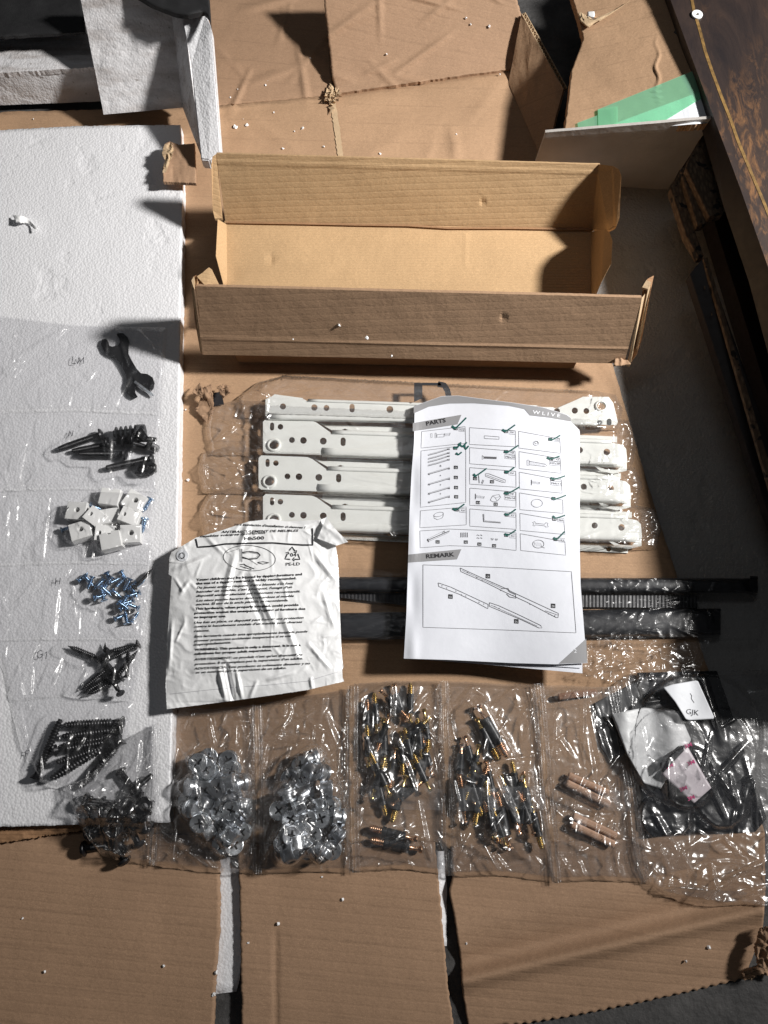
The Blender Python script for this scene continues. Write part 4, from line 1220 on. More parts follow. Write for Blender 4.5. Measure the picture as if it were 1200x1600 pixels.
wt = [(s, q(x - 8, y + 7), q(x + 8, y + 8), 2.6, 0, 0) for s, (x, y) in zip(["A", "B", "D", "C", "E", "F", "G", "H", "I", "J", "K", "L", "M", "N", "O", "CL", "DL", "DR", "CR", "G1", "G2", "I1", "I2", "N1", "N2", "N3", "N4"], sq)]
wt += [(s, r(x - 4.5, y + 4.5), r(x + 4.5, y + 5), 2.8, 0, 0) for s, (x, y) in zip(("CR", "CL", "DR", "DL"), ((295, 124), (174, 190), (506, 220), (387, 270)))]
ink('code_letters', *lettering(wt, man_z, .45), M['white_paper'], man)
qt = [("X52", 389, 209, 422, 3), ("X4", 708, 226, 730, 3), ("X52", 990, 274, 1016, 3), ("X8", 708, 353, 732, 3), ("M6x25", 681, 380, 736, 3), ("X6", 992, 396, 1014, 3), ("M7x38", 960, 420, 1018, 3), ("X4", 708, 481, 730, 3), ("M4x11", 968, 545, 1024, 3), ("X8", 708, 610, 730, 3), ("M4x14", 680, 635, 738, 3), ("X4", 400, 715, 424, 3), ("X1", 712, 745, 732, 3), ("X1", 1014, 775, 1036, 3), ("X1", 712, 874, 734, 3), ("X1", 1022, 900, 1044, 3), ("x2", 268, 436, 279, 2.4)]
ink('small_text', *lettering([(s, q(x0, y), q(x1, y + 1 + .06 * (x1 - x0)), h, .0, 0) for s, x0, y, x1, h in qt], man_z, .35), M['line_ink'], man)
tk = [[(345, 182), (365, 198), (435, 130)], [(660, 205), (680, 215), (740, 175)], [(950, 262), (970, 268), (1022, 240)], [(355, 315), (376, 320), (402, 284)], [(386, 292), (412, 310), (438, 284)], [(418, 300), (432, 326), (450, 306)], [(370, 352), (386, 360), (406, 345)], [(672, 340), (690, 347), (760, 303)], [(940, 378), (960, 388), (1018, 370)],
      [(480, 482), (492, 495), (562, 447)], [(675, 465), (690, 472), (735, 440)], [(962, 505), (980, 515), (1052, 494)], [(672, 600), (690, 606), (768, 563)], [(970, 630), (985, 640), (1058, 615)], [(350, 698), (370, 706), (423, 670)], [(675, 730), (690, 738), (745, 702)], [(975, 745), (990, 758), (1052, 740)], [(675, 855), (690, 866), (745, 833)], [(980, 880), (997, 892), (1050, 842)]]
for a in tk:
    p = pl([q(*v) for v in a], 14)
    p[:, 1] += .5 * np.sin(np.linspace(0, 3.1, 14))
    raw('green_tick', *join(ribbon([(p, 2.1)], 1.6, man_z, .5, 3), ribbon([(p[:4], 3.4)], 2, man_z, .55, 3)), M['green_ink'], man)

# ------------------------------------------------------------------ small hardware: prototypes along +X, millimetres
def mesh_mm(name, V, F, mat, smooth=True, sharp=35):
    me = bpy.data.meshes.new(name)
    me.from_pydata((np.asarray(V, float) / 1000).tolist(), [], F)
    bm = bmesh.new()
    bm.from_mesh(me)
    bmesh.ops.recalc_face_normals(bm, faces=bm.faces)
    for e in bm.edges:
        e.smooth = len(e.link_faces) == 2 and e.calc_face_angle(0) < math.radians(sharp)
    for f in bm.faces: f.smooth = smooth
    bm.to_mesh(me)
    bm.free()
    me.materials.append(mat)
    return me


def lathe(prof, n=14):
    V, F = [], []
    for x, rr in prof:
        V += [(x, rr * math.cos(2 * math.pi * k / n), rr * math.sin(2 * math.pi * k / n)) for k in range(n)]
    for i in range(len(prof) - 1):
        F += [[i * n + k, i * n + (k + 1) % n, (i + 1) * n + (k + 1) % n, (i + 1) * n + k] for k in range(n)]
    F += [list(range(n))[::-1], [(len(prof) - 1) * n + k for k in range(n)]]
    return V, F


def helix(x0, x1, root, crest, pitch, n=10, taper=0.0):
    turns = (x1 - x0) / pitch
    V, F = [], []
    N = int(turns * n)
    for i in range(N + 1):
        a, x = 2 * math.pi * i / n, x0 + (x1 - x0 - pitch) * i / N
        s = 1 - taper * max(0, (i / N - .75) / .25)
        for dx, rr in ((0, root * .96), (.42 * pitch, crest), (.58 * pitch, crest), (pitch, root * .96)):
            V.append((x + dx, rr * s * math.cos(a), rr * s * math.sin(a)))
        if i:
            b = 4 * i
            F += [[b - 4 + j, b - 3 + j, b + 1 + j, b + j] for j in range(3)]
    c = lathe([(x0, root), (x0 + .75 * (x1 - x0), root), (x1, root * (1 - taper) + .05)], n)
    return join((np.array(V), F), c)


class Kind:
    """a thing made of one or more part meshes that is copied about"""
    def __init__(s, name, parts, cat, axis, rad):
        s.name, s.parts, s.cat, s.axis, s.rad = name, parts, cat, axis, rad
        s.first = None

    def put(s, w, eul, label, group, scale=1.0):
        if s.first is None:
            r_ = bpy.data.objects.new(s.name, None)
            r_.empty_display_size = .005
            COL.objects.link(r_)
            for nm, me in s.parts:
                c_ = bpy.data.objects.new(nm, me)
                COL.objects.link(c_)
                c_.parent = r_
            s.first = r_
        else:
            r_ = s.first.copy()
            COL.objects.link(r_)
            for ch in s.first.children:
                c_ = ch.copy()
                COL.objects.link(c_)
                c_.parent = r_
        r_.location, r_.rotation_euler = Vector(w), eul
        r_.scale = (scale,) * 3
        return tag(r_, label, s.cat, group)


# cam dowel bolt: ball-headed pin, plastic sleeve, screw end
pin = lathe([(-22.5, .8), (-22.2, 2.4), (-21, 3.1), (-19.8, 2.7), (-19, 1.6), (-14, 1.5), (-13, 2.1), (-8, 2.1)], 12)
slv = [(-11.5, 2.6), (-11, 3.7), (-8.6, 3.8), (-8.4, 3.3), (-7.6, 3.3), (-7.4, 3.8), (5.0, 3.8), (5.2, 3.3), (6, 3.3), (6.2, 3.9), (9.6, 4.1), (10, 3.0)]
bolt_parts = lambda g: [('pin', mesh_mm('pin', *pin, g)), ('sleeve', mesh_mm('sleeve', *lathe(slv, 12), M['black_plastic'])), ('thread', mesh_mm('thread', *helix(9, 21.5, 2.1, 3.2, 2.1, 10, .4), g, sharp=60))]
K_bolt = Kind('cam_dowel_bolt', bolt_parts(M['gold']), 'cam bolt', (-20, 20), 3.6)
K_bolt2 = Kind('cam_dowel_bolt', bolt_parts(M['copper']), 'cam bolt', (-20, 20), 3.6)

# cam lock: drum along X with a cross recess in its face and an open waist
cr = []
for k in range(4):
    a = k * math.pi / 2
    for dx, dy in ((1.15, 1.15), (4.2, 1.0), (4.2, -1.0)):
        cr.append((dx * math.cos(a) - dy * math.sin(a), dx * math.sin(a) + dy * math.cos(a)))
cr = [cr[i] for i in range(12)]
cr.sort(key=lambda p: math.atan2(p[1], p[0]))
me = plate_mesh(circ(0, 0, 7.0, n=28), [cr], 1.6, .35, 1)
Vf = np.array([v.co[:] for v in me.vertices]); Ff = [list(p.vertices) for p in me.polygons]
bpy.data.meshes.remove(me)
face = (np.stack([Vf[:, 2] + 4.0, Vf[:, 0], Vf[:, 1]], -1), Ff)
drum = lathe([(-5, 5.8), (-4.7, 7.0), (-2.6, 7.1), (-2.4, 4.6), (1.4, 4.6), (1.6, 6.9), (3.0, 6.9), (3.1, 3.5)], 24)
lug = lathe([(-2.5, 0.2), (-2.5, 6.6), (1.5, 6.6), (1.5, .2)], 24)
lug = (np.array([(x, y, z) for x, y, z in lug[0]]), [f for k, f in enumerate(lug[1]) if len(f) == 4 and (k % 24) < 12])
K_cam = Kind('cam_lock', [('cross_face', mesh_mm('cross_face', *face, M['zinc'])), ('drum', mesh_mm('drum', *join((np.array(drum[0]), drum[1]), lug), M['zinc'])), ('recess', mesh_mm('recess', *lathe([(3.15, 4.4), (3.2, 4.4)], 12), M['ink']))], 'cam lock', (-2, 2), 6.6)  # black disc paints the shade inside the cross recess

# screws
def screw(name, L, root, crest, pitch, head, hr, mat, cat, csk=True, point=.85):
    h = lathe([(-L / 2 - (0 if csk else head), .3), (-L / 2 - (0 if csk else head * .8), hr * .75), (-L / 2 + (0 if csk else -.1), hr), (-L / 2 + .5, hr), (-L / 2 + head, root)] if csk
              else [(-L / 2 - head, .4), (-L / 2 - head * .95, hr * .55), (-L / 2 - head * .6, hr * .88), (-L / 2 - head * .1, hr), (-L / 2, hr * .95), (-L / 2 + .3, root)], 14)
    sh = lathe([(-L / 2 + .2, root * 1.05), (-L / 2 + L * .2, root * 1.05)], 12)
    th = helix(-L / 2 + L * .16, L / 2, root, crest, pitch, 10, point if csk else .25)
    rec = ribbonless = lathe([(-L / 2 - (0 if csk else head) - .06, hr * .42), (-L / 2 - (0 if csk else head) - .04, hr * .42)], 6)
    return Kind(name, [('head', mesh_mm('head', *h, mat)), ('recess', mesh_mm('recess', *rec, M['ink'])), ('shank', mesh_mm('shank', *join((np.array(sh[0]), sh[1]), th), mat, sharp=60))], cat, (-L / 2, L / 2), crest)


K_blue = screw('blue_screw', 14, 1.5, 2.2, 1.35, 2.0, 3.6, M['blue_zinc'], 'screw')
K_wood = screw('black_wood_screw', 29, 1.5, 2.3, 1.7, 2.6, 4.4, M['black_metal'], 'screw')
K_conf = screw('confirmat_screw', 49, 2.3, 3.7, 2.6, 3.4, 5.0, M['black_metal'], 'screw', True, .3)
K_bolt_m = screw('machine_bolt', 38, 2.6, 3.1, 1.0, 2.6, 5.6, M['black_metal'], 'bolt', False)
K_mush = screw('mushroom_bolt', 24, 2.6, 3.1, 1.0, 4.0, 6.6, M['black_metal'], 'bolt', False)
K_bolt_m.axis, K_mush.axis = (-21, 19), (-15, 12)
hx = plate_mesh([(6.2 * math.cos(k * math.pi / 3), 6.2 * math.sin(k * math.pi / 3)) for k in range(6)], [circ(0, 0, 3.0, n=18)], 4.2, .5, 1)
V = np.array([v.co[:] for v in hx.vertices]); F = [list(p.vertices) for p in hx.polygons]
bpy.data.meshes.remove(hx)
K_nut = Kind('hex_nut', [('nut_body', mesh_mm('nut_body', V[:, [2, 0, 1]], F, M['black_metal']))], 'nut', (-1, 1), 5.2)
fin_ = []
for i in range(5):
    x = -11 + i * 4.6
    fin_ += [(x, 3.4), (x + 1.2, 3.6), (x + 2.6, 6.6), (x + 3.2, 6.6), (x + 3.8, 3.4)]
K_anchor = Kind('finned_anchor', [('finned_body', mesh_mm('finned_body', *lathe(fin_, 16), M['black_plastic'])), ('collar', mesh_mm('collar', *lathe([(11.5, 3), (11.5, 6.5), (19, 6), (19.5, 3)], 8), M['black_plastic']))], 'wall anchor', (-10, 18), 5)

# wooden dowel, fluted
n = 36
V, F = [], []
pr = [(-18, .8), (-17.3, .92), (17.3, .92), (18, .8)]
for x, s in pr:
    V += [(x, 3.0 * s * (1 + (.05 if k % 2 else -.04)) * math.cos(2 * math.pi * k / n), 3.0 * s * (1 + (.05 if k % 2 else -.04)) * math.sin(2 * math.pi * k / n)) for k in range(n)]
for i in range(3):
    F += [[i * n + k, i * n + (k + 1) % n, (i + 1) * n + (k + 1) % n, (i + 1) * n + k] for k in range(n)]
F += [list(range(n))[::-1], [3 * n + k for k in range(n)]]
t = NT('beech_wood')
w = t.noise(300, t.mapping((.06, 1, 1)), 4)
M['beech'] = t.fin(t.mix(t.ramp(w, [(.3, 0), (.7, 1)]), (.42, .24, .15), (.62, .40, .27)), .6, 0, t.bump(w, .0004, .5))
t = NT('dark_beech_wood')
w = t.noise(300, t.mapping((.06, 1, 1)), 4)
M['beech2'] = t.fin(t.mix(t.ramp(w, [(.3, 0), (.7, 1)]), (.26, .14, .09), (.36, .21, .14)), .6, 0, t.bump(w, .0004, .5))
K_dowel = Kind('wooden_dowel', [('dowel_body', mesh_mm('dowel_body', V, F, M['beech'], sharp=20))], 'dowel', (-17, 17), 3.0)
K_dowel2 = Kind('wooden_dowel', [('dowel_body', mesh_mm('dowel_body', V, F, M['beech2'], sharp=20))], 'dowel', (-17, 17), 3.0)

# white corner bracket: wedge block with a bored hole
def bracket_mesh(kind):
    if kind == 0: out, hl = [(-10, -9), (10, -9), (10, 9), (-10, 9)], [circ(1, 1, 3.4, n=18)]
    elif kind == 1: out, hl = [(-10, -8), (10, -9), (10, 8), (3, 9), (2, 6.5), (-2, 6.5), (-3, 9), (-10, 9)], []
    else: out, hl = [(-10, -7), (9, -9), (10, 6), (-8, 8)], [slot(-5, 0, 4, 5.5)]
    me = plate_mesh(out, hl, 10, .7, 2)
    V = np.array([v.co[:] for v in me.vertices]); F = [list(p.vertices) for p in me.polygons]
    bpy.data.meshes.remove(me)
    V[:, 2] += 5.5
    up_ = V[:, 2] > 5
    if kind == 2: V[up_, 2] -= (V[up_, 0] + 10) * .22
    return mesh_mm('block', V, F, M['white_plastic'], sharp=30)


K_br = [Kind('corner_bracket', [('block', bracket_mesh(k))], 'bracket', (-8, 8), 6) for k in range(3)]


M['zinc_dark'] = m_plain('dull_zinc', (.42, .44, .47), .34, .95, 260, .0004, vary=.25)
K_cam2 = Kind('cam_lock', [], 'cam lock', (-2, 2), 6.6)
for nm, me in K_cam.parts:
    if nm != 'recess':
        me = me.copy()
        me.materials[0] = M['zinc_dark']
    K_cam2.parts.append((nm, me))


class Pile:
    """keeps a height map of what lies in a pouch so pieces rest on each other; px grid, mm heights"""
    def __init__(s, box, z0):
        s.x0, s.y0, s.x1, s.y1 = box
        s.z0 = z0
        s.H = np.full((s.y1 - s.y0, s.x1 - s.x0), float(z0)) if not callable(z0) else None
        s.gy, s.gx = np.mgrid[s.y0:s.y1, s.x0:s.x1].astype(float)
        if s.H is None: s.H = z0(s.gx, s.gy)
        s.base = s.H.copy()
        s.k = px_mm((s.x0 + s.x1) / 2, (s.y0 + s.y1) / 2, 15)

    def foot(s, x, y, yaw, a0, a1, rad):
        ca, sa = math.cos(yaw), -math.sin(yaw)
        u = ((s.gx - x) * ca + (s.gy - y) * sa) * s.k
        v = (-(s.gx - x) * sa + (s.gy - y) * ca) * s.k
        d = np.hypot(u - np.clip(u, a0, a1), v)
        m = d < rad
        return m, np.sqrt(np.clip(rad * rad - d * d, 0, None)), u

    def drop(s, kind, x, y, yaw, label, group, sink=.55, roll=None, rng=random, scale=1.0, tilt=0.0, upright=False):
        if upright:   # stands on its end (axis vertical)
            m, hh, u = s.foot(x, y, 0, 0, 0, kind.rad)
            if not m.any(): return
            lo = np.percentile(s.H[m], 60)
            z = lo - kind.axis[0] + 3
            w = P(x, y, z)
            s.H[m] = np.maximum(s.H[m], z + kind.axis[1] + 3)
            e = Euler((0, -math.pi / 2 + tilt, yaw))
            return kind.put(w, e, label, group, scale)
        m, hh, u = s.foot(x, y, yaw, kind.axis[0] * scale, kind.axis[1] * scale, kind.rad * scale)
        if not m.any(): return
        b = s.base[m].mean()
        lo = b + (np.percentile(s.H[m], 88) - b) * sink
        z = lo + kind.rad * scale
        s.H[m] = np.maximum(s.H[m], z + hh[m])
        w = P(x, y, z)
        rl = rng.uniform(0, 6.28) if roll is None else roll
        e = (Matrix.Rotation(yaw, 3, 'Z') @ Matrix.Rotation(-tilt, 3, 'Y') @ Matrix.Rotation(rl, 3, 'X')).to_euler()
        return kind.put(w, e, label, group, scale)

    def blur(s, r=9, grow=5):
        h = s.H - s.base
        for _ in range(grow):
            p = np.pad(h, 1, mode='edge')
            h = np.maximum.reduce([p[1:-1, 1:-1], p[:-2, 1:-1], p[2:, 1:-1], p[1:-1, :-2], p[1:-1, 2:]])
        def bl(h):
            ker = np.exp(-np.linspace(-2, 2, 2 * r + 1) ** 2)
            ker /= ker.sum()
            h = np.apply_along_axis(lambda a: np.convolve(np.pad(a, r, mode='edge'), ker, 'valid'), 0, h)
            return np.apply_along_axis(lambda a: np.convolve(np.pad(a, r, mode='edge'), ker, 'valid'), 1, h)
        s.Fm = s.base + np.maximum(bl(h), h * .97)
        return s

    def at(s, x, y):
        xi = np.clip(np.asarray(x) - s.x0, 0, s.H.shape[1] - 1.001)
        yi = np.clip(np.asarray(y) - s.y0, 0, s.H.shape[0] - 1.001)
        i, j = yi.astype(int), xi.astype(int)
        fy, fx = yi - i, xi - j
        A = s.Fm
        i1, j1 = np.minimum(i + 1, A.shape[0] - 1), np.minimum(j + 1, A.shape[1] - 1)
        return (A[i, j] * (1 - fx) + A[i, j1] * fx) * (1 - fy) + (A[i1, j] * (1 - fx) + A[i1, j1] * fx) * fy


def zone(x, y, pts):
    xs, ys = sorted(p[0] for p in pts), sorted(p[1] for p in pts)
    n = len(pts)
    r_ = sum(q < y for q in ys) * 4 // n
    c_ = sum(q < x for q in xs) * 3 // n
    return ('top', 'upper middle', 'lower middle', 'bottom')[min(r_, 3)] + ' ' + ('left', 'centre', 'right')[min(c_, 2)]


def yaw_of(a, b):
    """turn of a piece whose -X end (head) shows at a and +X end at b"""
    return math.atan2(-(b[1] - a[1]), b[0] - a[0])


def by_ends(pile, kind, a, b, label, group, native, **kw):
    """lay a piece between two spots of the photograph (head, tip)"""
    cx, cy = (a[0] + b[0]) / 2, (a[1] + b[1]) / 2
    L = math.hypot(b[0] - a[0], b[1] - a[1]) * pile.k
    return pile.drop(kind, cx, cy, yaw_of(a, b), label, group, scale=float(np.clip(L / native, .8, 1.15)), **kw)


rn = random.Random(77)
ZL = ZF + 2.2      # pieces on the foam lie on the pouch's lower film
ZBt = ZC + 2.8

# --- LM pouch: spanner and its pin
pLM = Pile((0, 500, 290, 645), ZL)
spx = lambda X, Y: (X / 3.75, 480 + Y / 3.75)
sp_out = [(592, 215), (600, 190), (622, 185), (634, 205), (640, 226), (656, 232), (690, 226), (704, 205), (700, 180), (684, 162), (692, 150), (722, 154), (748, 178), (758, 205), (752, 240), (752, 275), (775, 320), (800, 362), (825, 388), (862, 392), (893, 412), (905, 445), (900, 475), (888, 490), (868, 470),
          (838, 448), (808, 450), (788, 478), (794, 505), (806, 526), (790, 534), (762, 520), (740, 495), (735, 462), (742, 430), (742, 400), (722, 360), (698, 320), (676, 295), (640, 282), (612, 260)]
sp = thing('open_end_wrench', P(199, 575, ZL), 'flat black double open ended wrench in the top pouch on the foam', 'wrench')
pxplate('wrench_body', [spx(*p) for p in sp_out], [], ZL + 2.6, 1.7, M['black_metal'], sp, .35)
pn = thing('metal_pin', P(232, 612, ZL), 'short shiny steel pin lying under the lower jaw of the black wrench', 'pin')
a, b = np.array(P(210, 596, ZL + 2)), np.array(P(249, 626, ZL + 2))
V, F = lathe([(0, 1.9), (19, 1.9), (23, 1.4), (25, .5)], 6)
pm = ob('pin_body', mesh_mm('pin_body', V, F, M['zinc']), None, pn)
pm.location = Vector(P(211, 597, ZL + 2.0)) - pn.location
pm.rotation_euler = (0, 0, yaw_of((207, 600), (244, 628)))

# --- N pouch
pN = Pile((0, 640, 290, 765), ZL)
c6 = spx
for h, tp in (((590, 740), (345, 835)), ((640, 800), (420, 845)), ((735, 860), (455, 860)), ((890, 885), (620, 945))):
    by_ends(pN, K_bolt_m, c6(*h), c6(*tp), 'black machine bolt in the pouch under the wrench', 'black bolts in the pouch under the wrench', 41, rng=rn)
pN.drop(K_anchor, *c6(735, 735), 0.12, 'black finned plug standing out above the black bolts', None, .5)
for x, y, yw, lab, up in ((895, 818, 1.2, 'upper black nut at the right end of the black bolts', False), (825, 950, .4, 'left one of two black nuts side by side under the bolts', True), (880, 945, .1, 'right one of two black nuts side by side under the bolts', True), (840, 745, .6, 'black nut lying on the finned plug among the bolts', False)):
    pN.drop(K_nut, *c6(x, y), yw, lab, None, .6, upright=up, rng=rn)
for x, y in ((700, 790), (790, 800), (850, 775)):
    pN.drop(K_mush, *c6(x, y), rn.uniform(-.4, .4), 'short black bolt wedged among the longer black bolts', 'short black bolts under the wrench', .5, rng=rn, scale=.9)

# --- bracket pouch
pI = Pile((0, 765, 290, 880), ZL)
for (x0, y0, x1, y1) in ((880, 1115, 842, 1205), (845, 1232, 835, 1332), (525, 1160, 605, 1190), (380, 1300, 410, 1290), (535, 1235, 545, 1275), (720, 1165, 730, 1185)):
    by_ends(pI, K_blue, c6(x0, y0), c6(x1, y1), 'small bluish screw among the white brackets', 'screws among the white brackets', 15, rng=rn)
for x, y, yw, k, lab in ((650, 1120, -.1, 1, 'white block bracket with a notched top, upper middle of its heap'), (787, 1142, -.5, 0, 'white block bracket with a round hole at the upper right of its heap'), (457, 1198, -.08, 0, 'white block bracket with a round hole at the left of its heap'),
                         (650, 1222, .35, 2, 'white sloping bracket in the middle of the heap of brackets'), (760, 1225, -.2, 2, 'white bracket half hidden at the right of the heap'), (560, 1228, -.5, 2, 'small white bracket end peeping from the centre of the heap'),
                         (474, 1318, .35, 0, 'white block bracket at the lower left of the heap, tilted'), (615, 1318, .1, 2, 'white block bracket with a side hole, bottom middle of the heap'), (765, 1330, .05, 0, 'white block bracket with a big round hole at the lower right'), (655, 1375, .3, 1, 'white bracket mostly hidden under the bottom middle bracket')):
    pI.drop(K_br[k], *c6(x, y), yw, lab, 'white corner brackets on the foam', .35, roll=0, scale=.88)
for o in COL.objects:
    if o.name.startswith('corner_bracket') and o.type == 'EMPTY':
        o.location.z -= .006
        o.rotation_euler.x += rn.uniform(-.1, .1)
        o.rotation_euler.y += rn.uniform(-.1, .1)

# --- H pouch: blue screws
pH = Pile((0, 875, 290, 1000), ZL)
c7 = lambda X, Y: (X / 3.2, 850 + Y / 3.2)
hs = [(400, 180, 430, 150), (420, 160, 470, 210), (460, 160, 440, 230), (520, 170, 470, 230), (530, 140, 560, 200), (560, 160, 520, 230), (500, 210, 560, 260), (470, 270, 540, 250), (525, 285, 500, 215), (600, 135, 640, 190), (620, 170, 580, 220), (650, 170, 620, 240), (680, 190, 640, 230),
      (560, 230, 610, 270), (650, 210, 690, 270), (700, 240, 640, 260), (640, 250, 600, 320), (670, 280, 610, 300), (600, 330, 650, 290), (690, 320, 640, 300), (575, 375, 630, 350), (640, 400, 620, 330), (660, 390, 690, 340), (590, 290, 650, 330), (680, 215, 720, 180), (550, 195, 600, 170)]
for x0, y0, x1, y1 in hs:
    by_ends(pH, K_blue, c7(x0, y0), c7(x1, y1), 'bluish zinc screw at the ' + zone(*c7((x0 + x1) / 2, (y0 + y1) / 2), [c7((q_[0] + q_[2]) / 2, (q_[1] + q_[3]) / 2) for q_ in hs]) + ' of its heap on the foam', 'heap of bluish screws', 15, rng=rn, sink=.45)
by_ends(pH, K_wood, c7(690, 205), c7(745, 138), 'thin dark screw pointing up right from the heap of bluish screws', None, 29, rng=rn)

# --- G1 pouch: black wood screws
pG = Pile((0, 985, 290, 1100), ZL)
gs = [(505, 575, 335, 510), (530, 610, 520, 505), (540, 540, 700, 500), (690, 500, 545, 580), (640, 665, 635, 520), (545, 610, 410, 730), (575, 645, 420, 748), (600, 665, 440, 755), (560, 700, 690, 520), (500, 560, 600, 680)]
for x0, y0, x1, y1 in gs:
    by_ends(pG, K_wood, c7(x0, y0), c7(x1, y1), 'slim black wood screw, ' + zone(*c7((x0 + x1) / 2, (y0 + y1) / 2), [c7((q_[0] + q_[2]) / 2, (q_[1] + q_[3]) / 2) for q_ in gs]) + ' of the tangle beside the mark G1', 'black wood screws beside the mark G1', 29, rng=rn, sink=.5)
by_ends(pG, K_wood, c7(618, 750), c7(520, 640), 'black wood screw with its round recessed head facing the viewer', None, 29, rng=rn, sink=.5, tilt=-.35)

# --- F pouch: long black screws
pF = Pile((0, 1085, 290, 1260), ZL)
fs = [((195, 1165), (285, 880)), ((618, 890), (320, 905)), ((605, 925), (315, 960)), ((600, 955), (310, 1010)), ((280, 1030), (560, 985)), ((590, 965), (225, 1195)), ((560, 1000), (290, 1090)), ((600, 985), (418, 1208))]
for k, (h, tp) in enumerate(fs):
    lab = 'long coarse black screw in the bundle near the foot of the foam sheet'
    gp = 'bundle of long black screws'
    if k == 0: lab, gp = 'long coarse black screw standing apart upright at the left of the bundle', None
    if k == 7: lab, gp = 'long black screw lying apart at the lower right of its bundle', None
    by_ends(pF, K_conf, c7(*h), c7(*tp), lab, gp, 50, rng=rn, sink=.4)

# --- corner pouch: black bolts (half on the foam, half on the carton)
def step_z(x, y):
    return ZBt + (ZF - ZC) * np.clip((1292 - np.asarray(y, float)) / 14, 0, 1) * np.clip((268 - np.asarray(x, float)) / 8, 0, 1)


pE = Pile((100, 1150, 262, 1360), step_z)
ce = lambda X, Y: (100 + X * .3833, 1080 + Y * .3833)
for x0, y0, x1, y1, lab in ((232, 335, 290, 400, 'black mushroom head bolt at the top left of the corner pouch'), (290, 400, 352, 345, 'black bolt pointing up right at the top of the corner pouch')):
    by_ends(pE, K_mush, ce(x0, y0), ce(x1, y1), lab, None, 28, rng=rn, sink=.5)
epts = [ce(rn.uniform(140, 330), rn.uniform(450, 640)) for k in range(17)]
for k, (x, y) in enumerate(epts):
    pE.drop(K_mush if k % 3 else K_bolt_m, x, y, rn.choice((0, .3, 1.4, -.5, 3, 2)) + rn.uniform(-.2, .2), 'black bolt at the ' + zone(x, y, epts) + ' of the crowd in the corner pouch', 'black bolts crowded in the corner pouch', .4, rng=rn)
for x, y in ((180, 490), (250, 470), (330, 470), (200, 560)):
    pE.drop(K_nut, *ce(x, y), 0, 'black hex nut lying flat among the crowded black bolts', 'black nuts in the corner pouch', .7, upright=True, rng=rn, scale=1.2)

# --- cam locks
def cam_heap(pile, pts, seed, label, group):
    g = random.Random(seed)
    lab0 = label
    for x, y in pts:
        st_ = g.getstate()
        label = ('cam lock showing its cross, ' if g.random() < .52 else 'cam lock on its side, ') + zone(x, y, pts) + ' of ' + lab0
        g.setstate(st_)
        if g.random() < .52:
            pile.drop(K_cam if int(x * 7 + y) % 3 else K_cam2, x, y, g.uniform(0, 6.28), label, group, .58, upright=True, tilt=g.gauss(0, .28), rng=g, scale=1.07)
        else:
            pile.drop(K_cam if int(x * 5 + y) % 2 else K_cam2, x, y, g.uniform(0, 6.28), label, group, .55, rng=g, scale=1.07, tilt=g.gauss(0, .3))


def scatter(n, seed, poly, dmin):
    g = random.Random(seed)
    xs, ys = [p[0] for p in poly], [p[1] for p in poly]
    out = []
    for _ in range(6000):
        x, y = g.uniform(min(xs), max(xs)), g.uniform(min(ys), max(ys))
        ins = False
        for i in range(len(poly)):
            (xa, ya), (xb, yb) = poly[i], poly[i - 1]
            if (ya > y) != (yb > y) and x < (xb - xa) * (y - ya) / (yb - ya) + xa: ins = not ins
        if ins and all((x - a) ** 2 + (y - b) ** 2 > dmin * dmin for a, b in out): out.append((x, y))
        if len(out) >= n: break
    return out


pA = Pile((246, 1100, 402, 1370), ZBt)
cam_heap(pA, scatter(30, 5, [(330, 1178), (372, 1185), (382, 1240), (384, 1290), (372, 1325), (350, 1330), (325, 1300), (292, 1265), (292, 1215), (312, 1190)], 15.5), 31,
         'the heap nearest the foam corner', 'cam locks in the left pouch')
pB = Pile((400, 1075, 556, 1370), ZBt)
cam_heap(pB, scatter(27, 9, [(486, 1182), (505, 1188), (512, 1222), (530, 1250), (528, 1325), (505, 1338), (440, 1332), (428, 1290), (440, 1250), (455, 1210)], 16), 37,
         'the heap beside the gold bolts', 'cam locks in the right pouch')

# --- cam dowel bolts
c8 = lambda X, Y: (530 + X / 3.43, 1050 + Y / 3.43)
pC = Pile((548, 1055, 700, 1370), ZBt)
bl = [((300, 85), (345, 250)), ((380, 250), (382, 80)), ((235, 250), (245, 520)), ((150, 330), (150, 180)), ((160, 500), (148, 290)), ((455, 200), (480, 420)), ((500, 560), (430, 320)), ((200, 290), (190, 150)), ((330, 320), (340, 550)), ((410, 330), (370, 480)),
      ((430, 590), (480, 380)), ((275, 660), (160, 430)), ((300, 420), (270, 620)), ((440, 460), (420, 250)), ((400, 520), (350, 300)), ((270, 240), (200, 420)), ((200, 560), (250, 760)), ((360, 560), (280, 800)), ((310, 690), (430, 600)), ((480, 620), (400, 450)), ((180, 660), (240, 480)), ((250, 130), (340, 220)), ((350, 360), (470, 260))]
rb_ = random.Random(4)
mid = lambda h, tp: ((h[0] + tp[0]) / 2, (h[1] + tp[1]) / 2)


def blabel(h, tp, L, where):
    m = mid(h, tp)
    return 'cam bolt with its threaded end %s, %s of the %s heap' % ('up' if tp[1] < h[1] else 'down', zone(m[0], m[1], [mid(*q_) for q_ in L]), where)


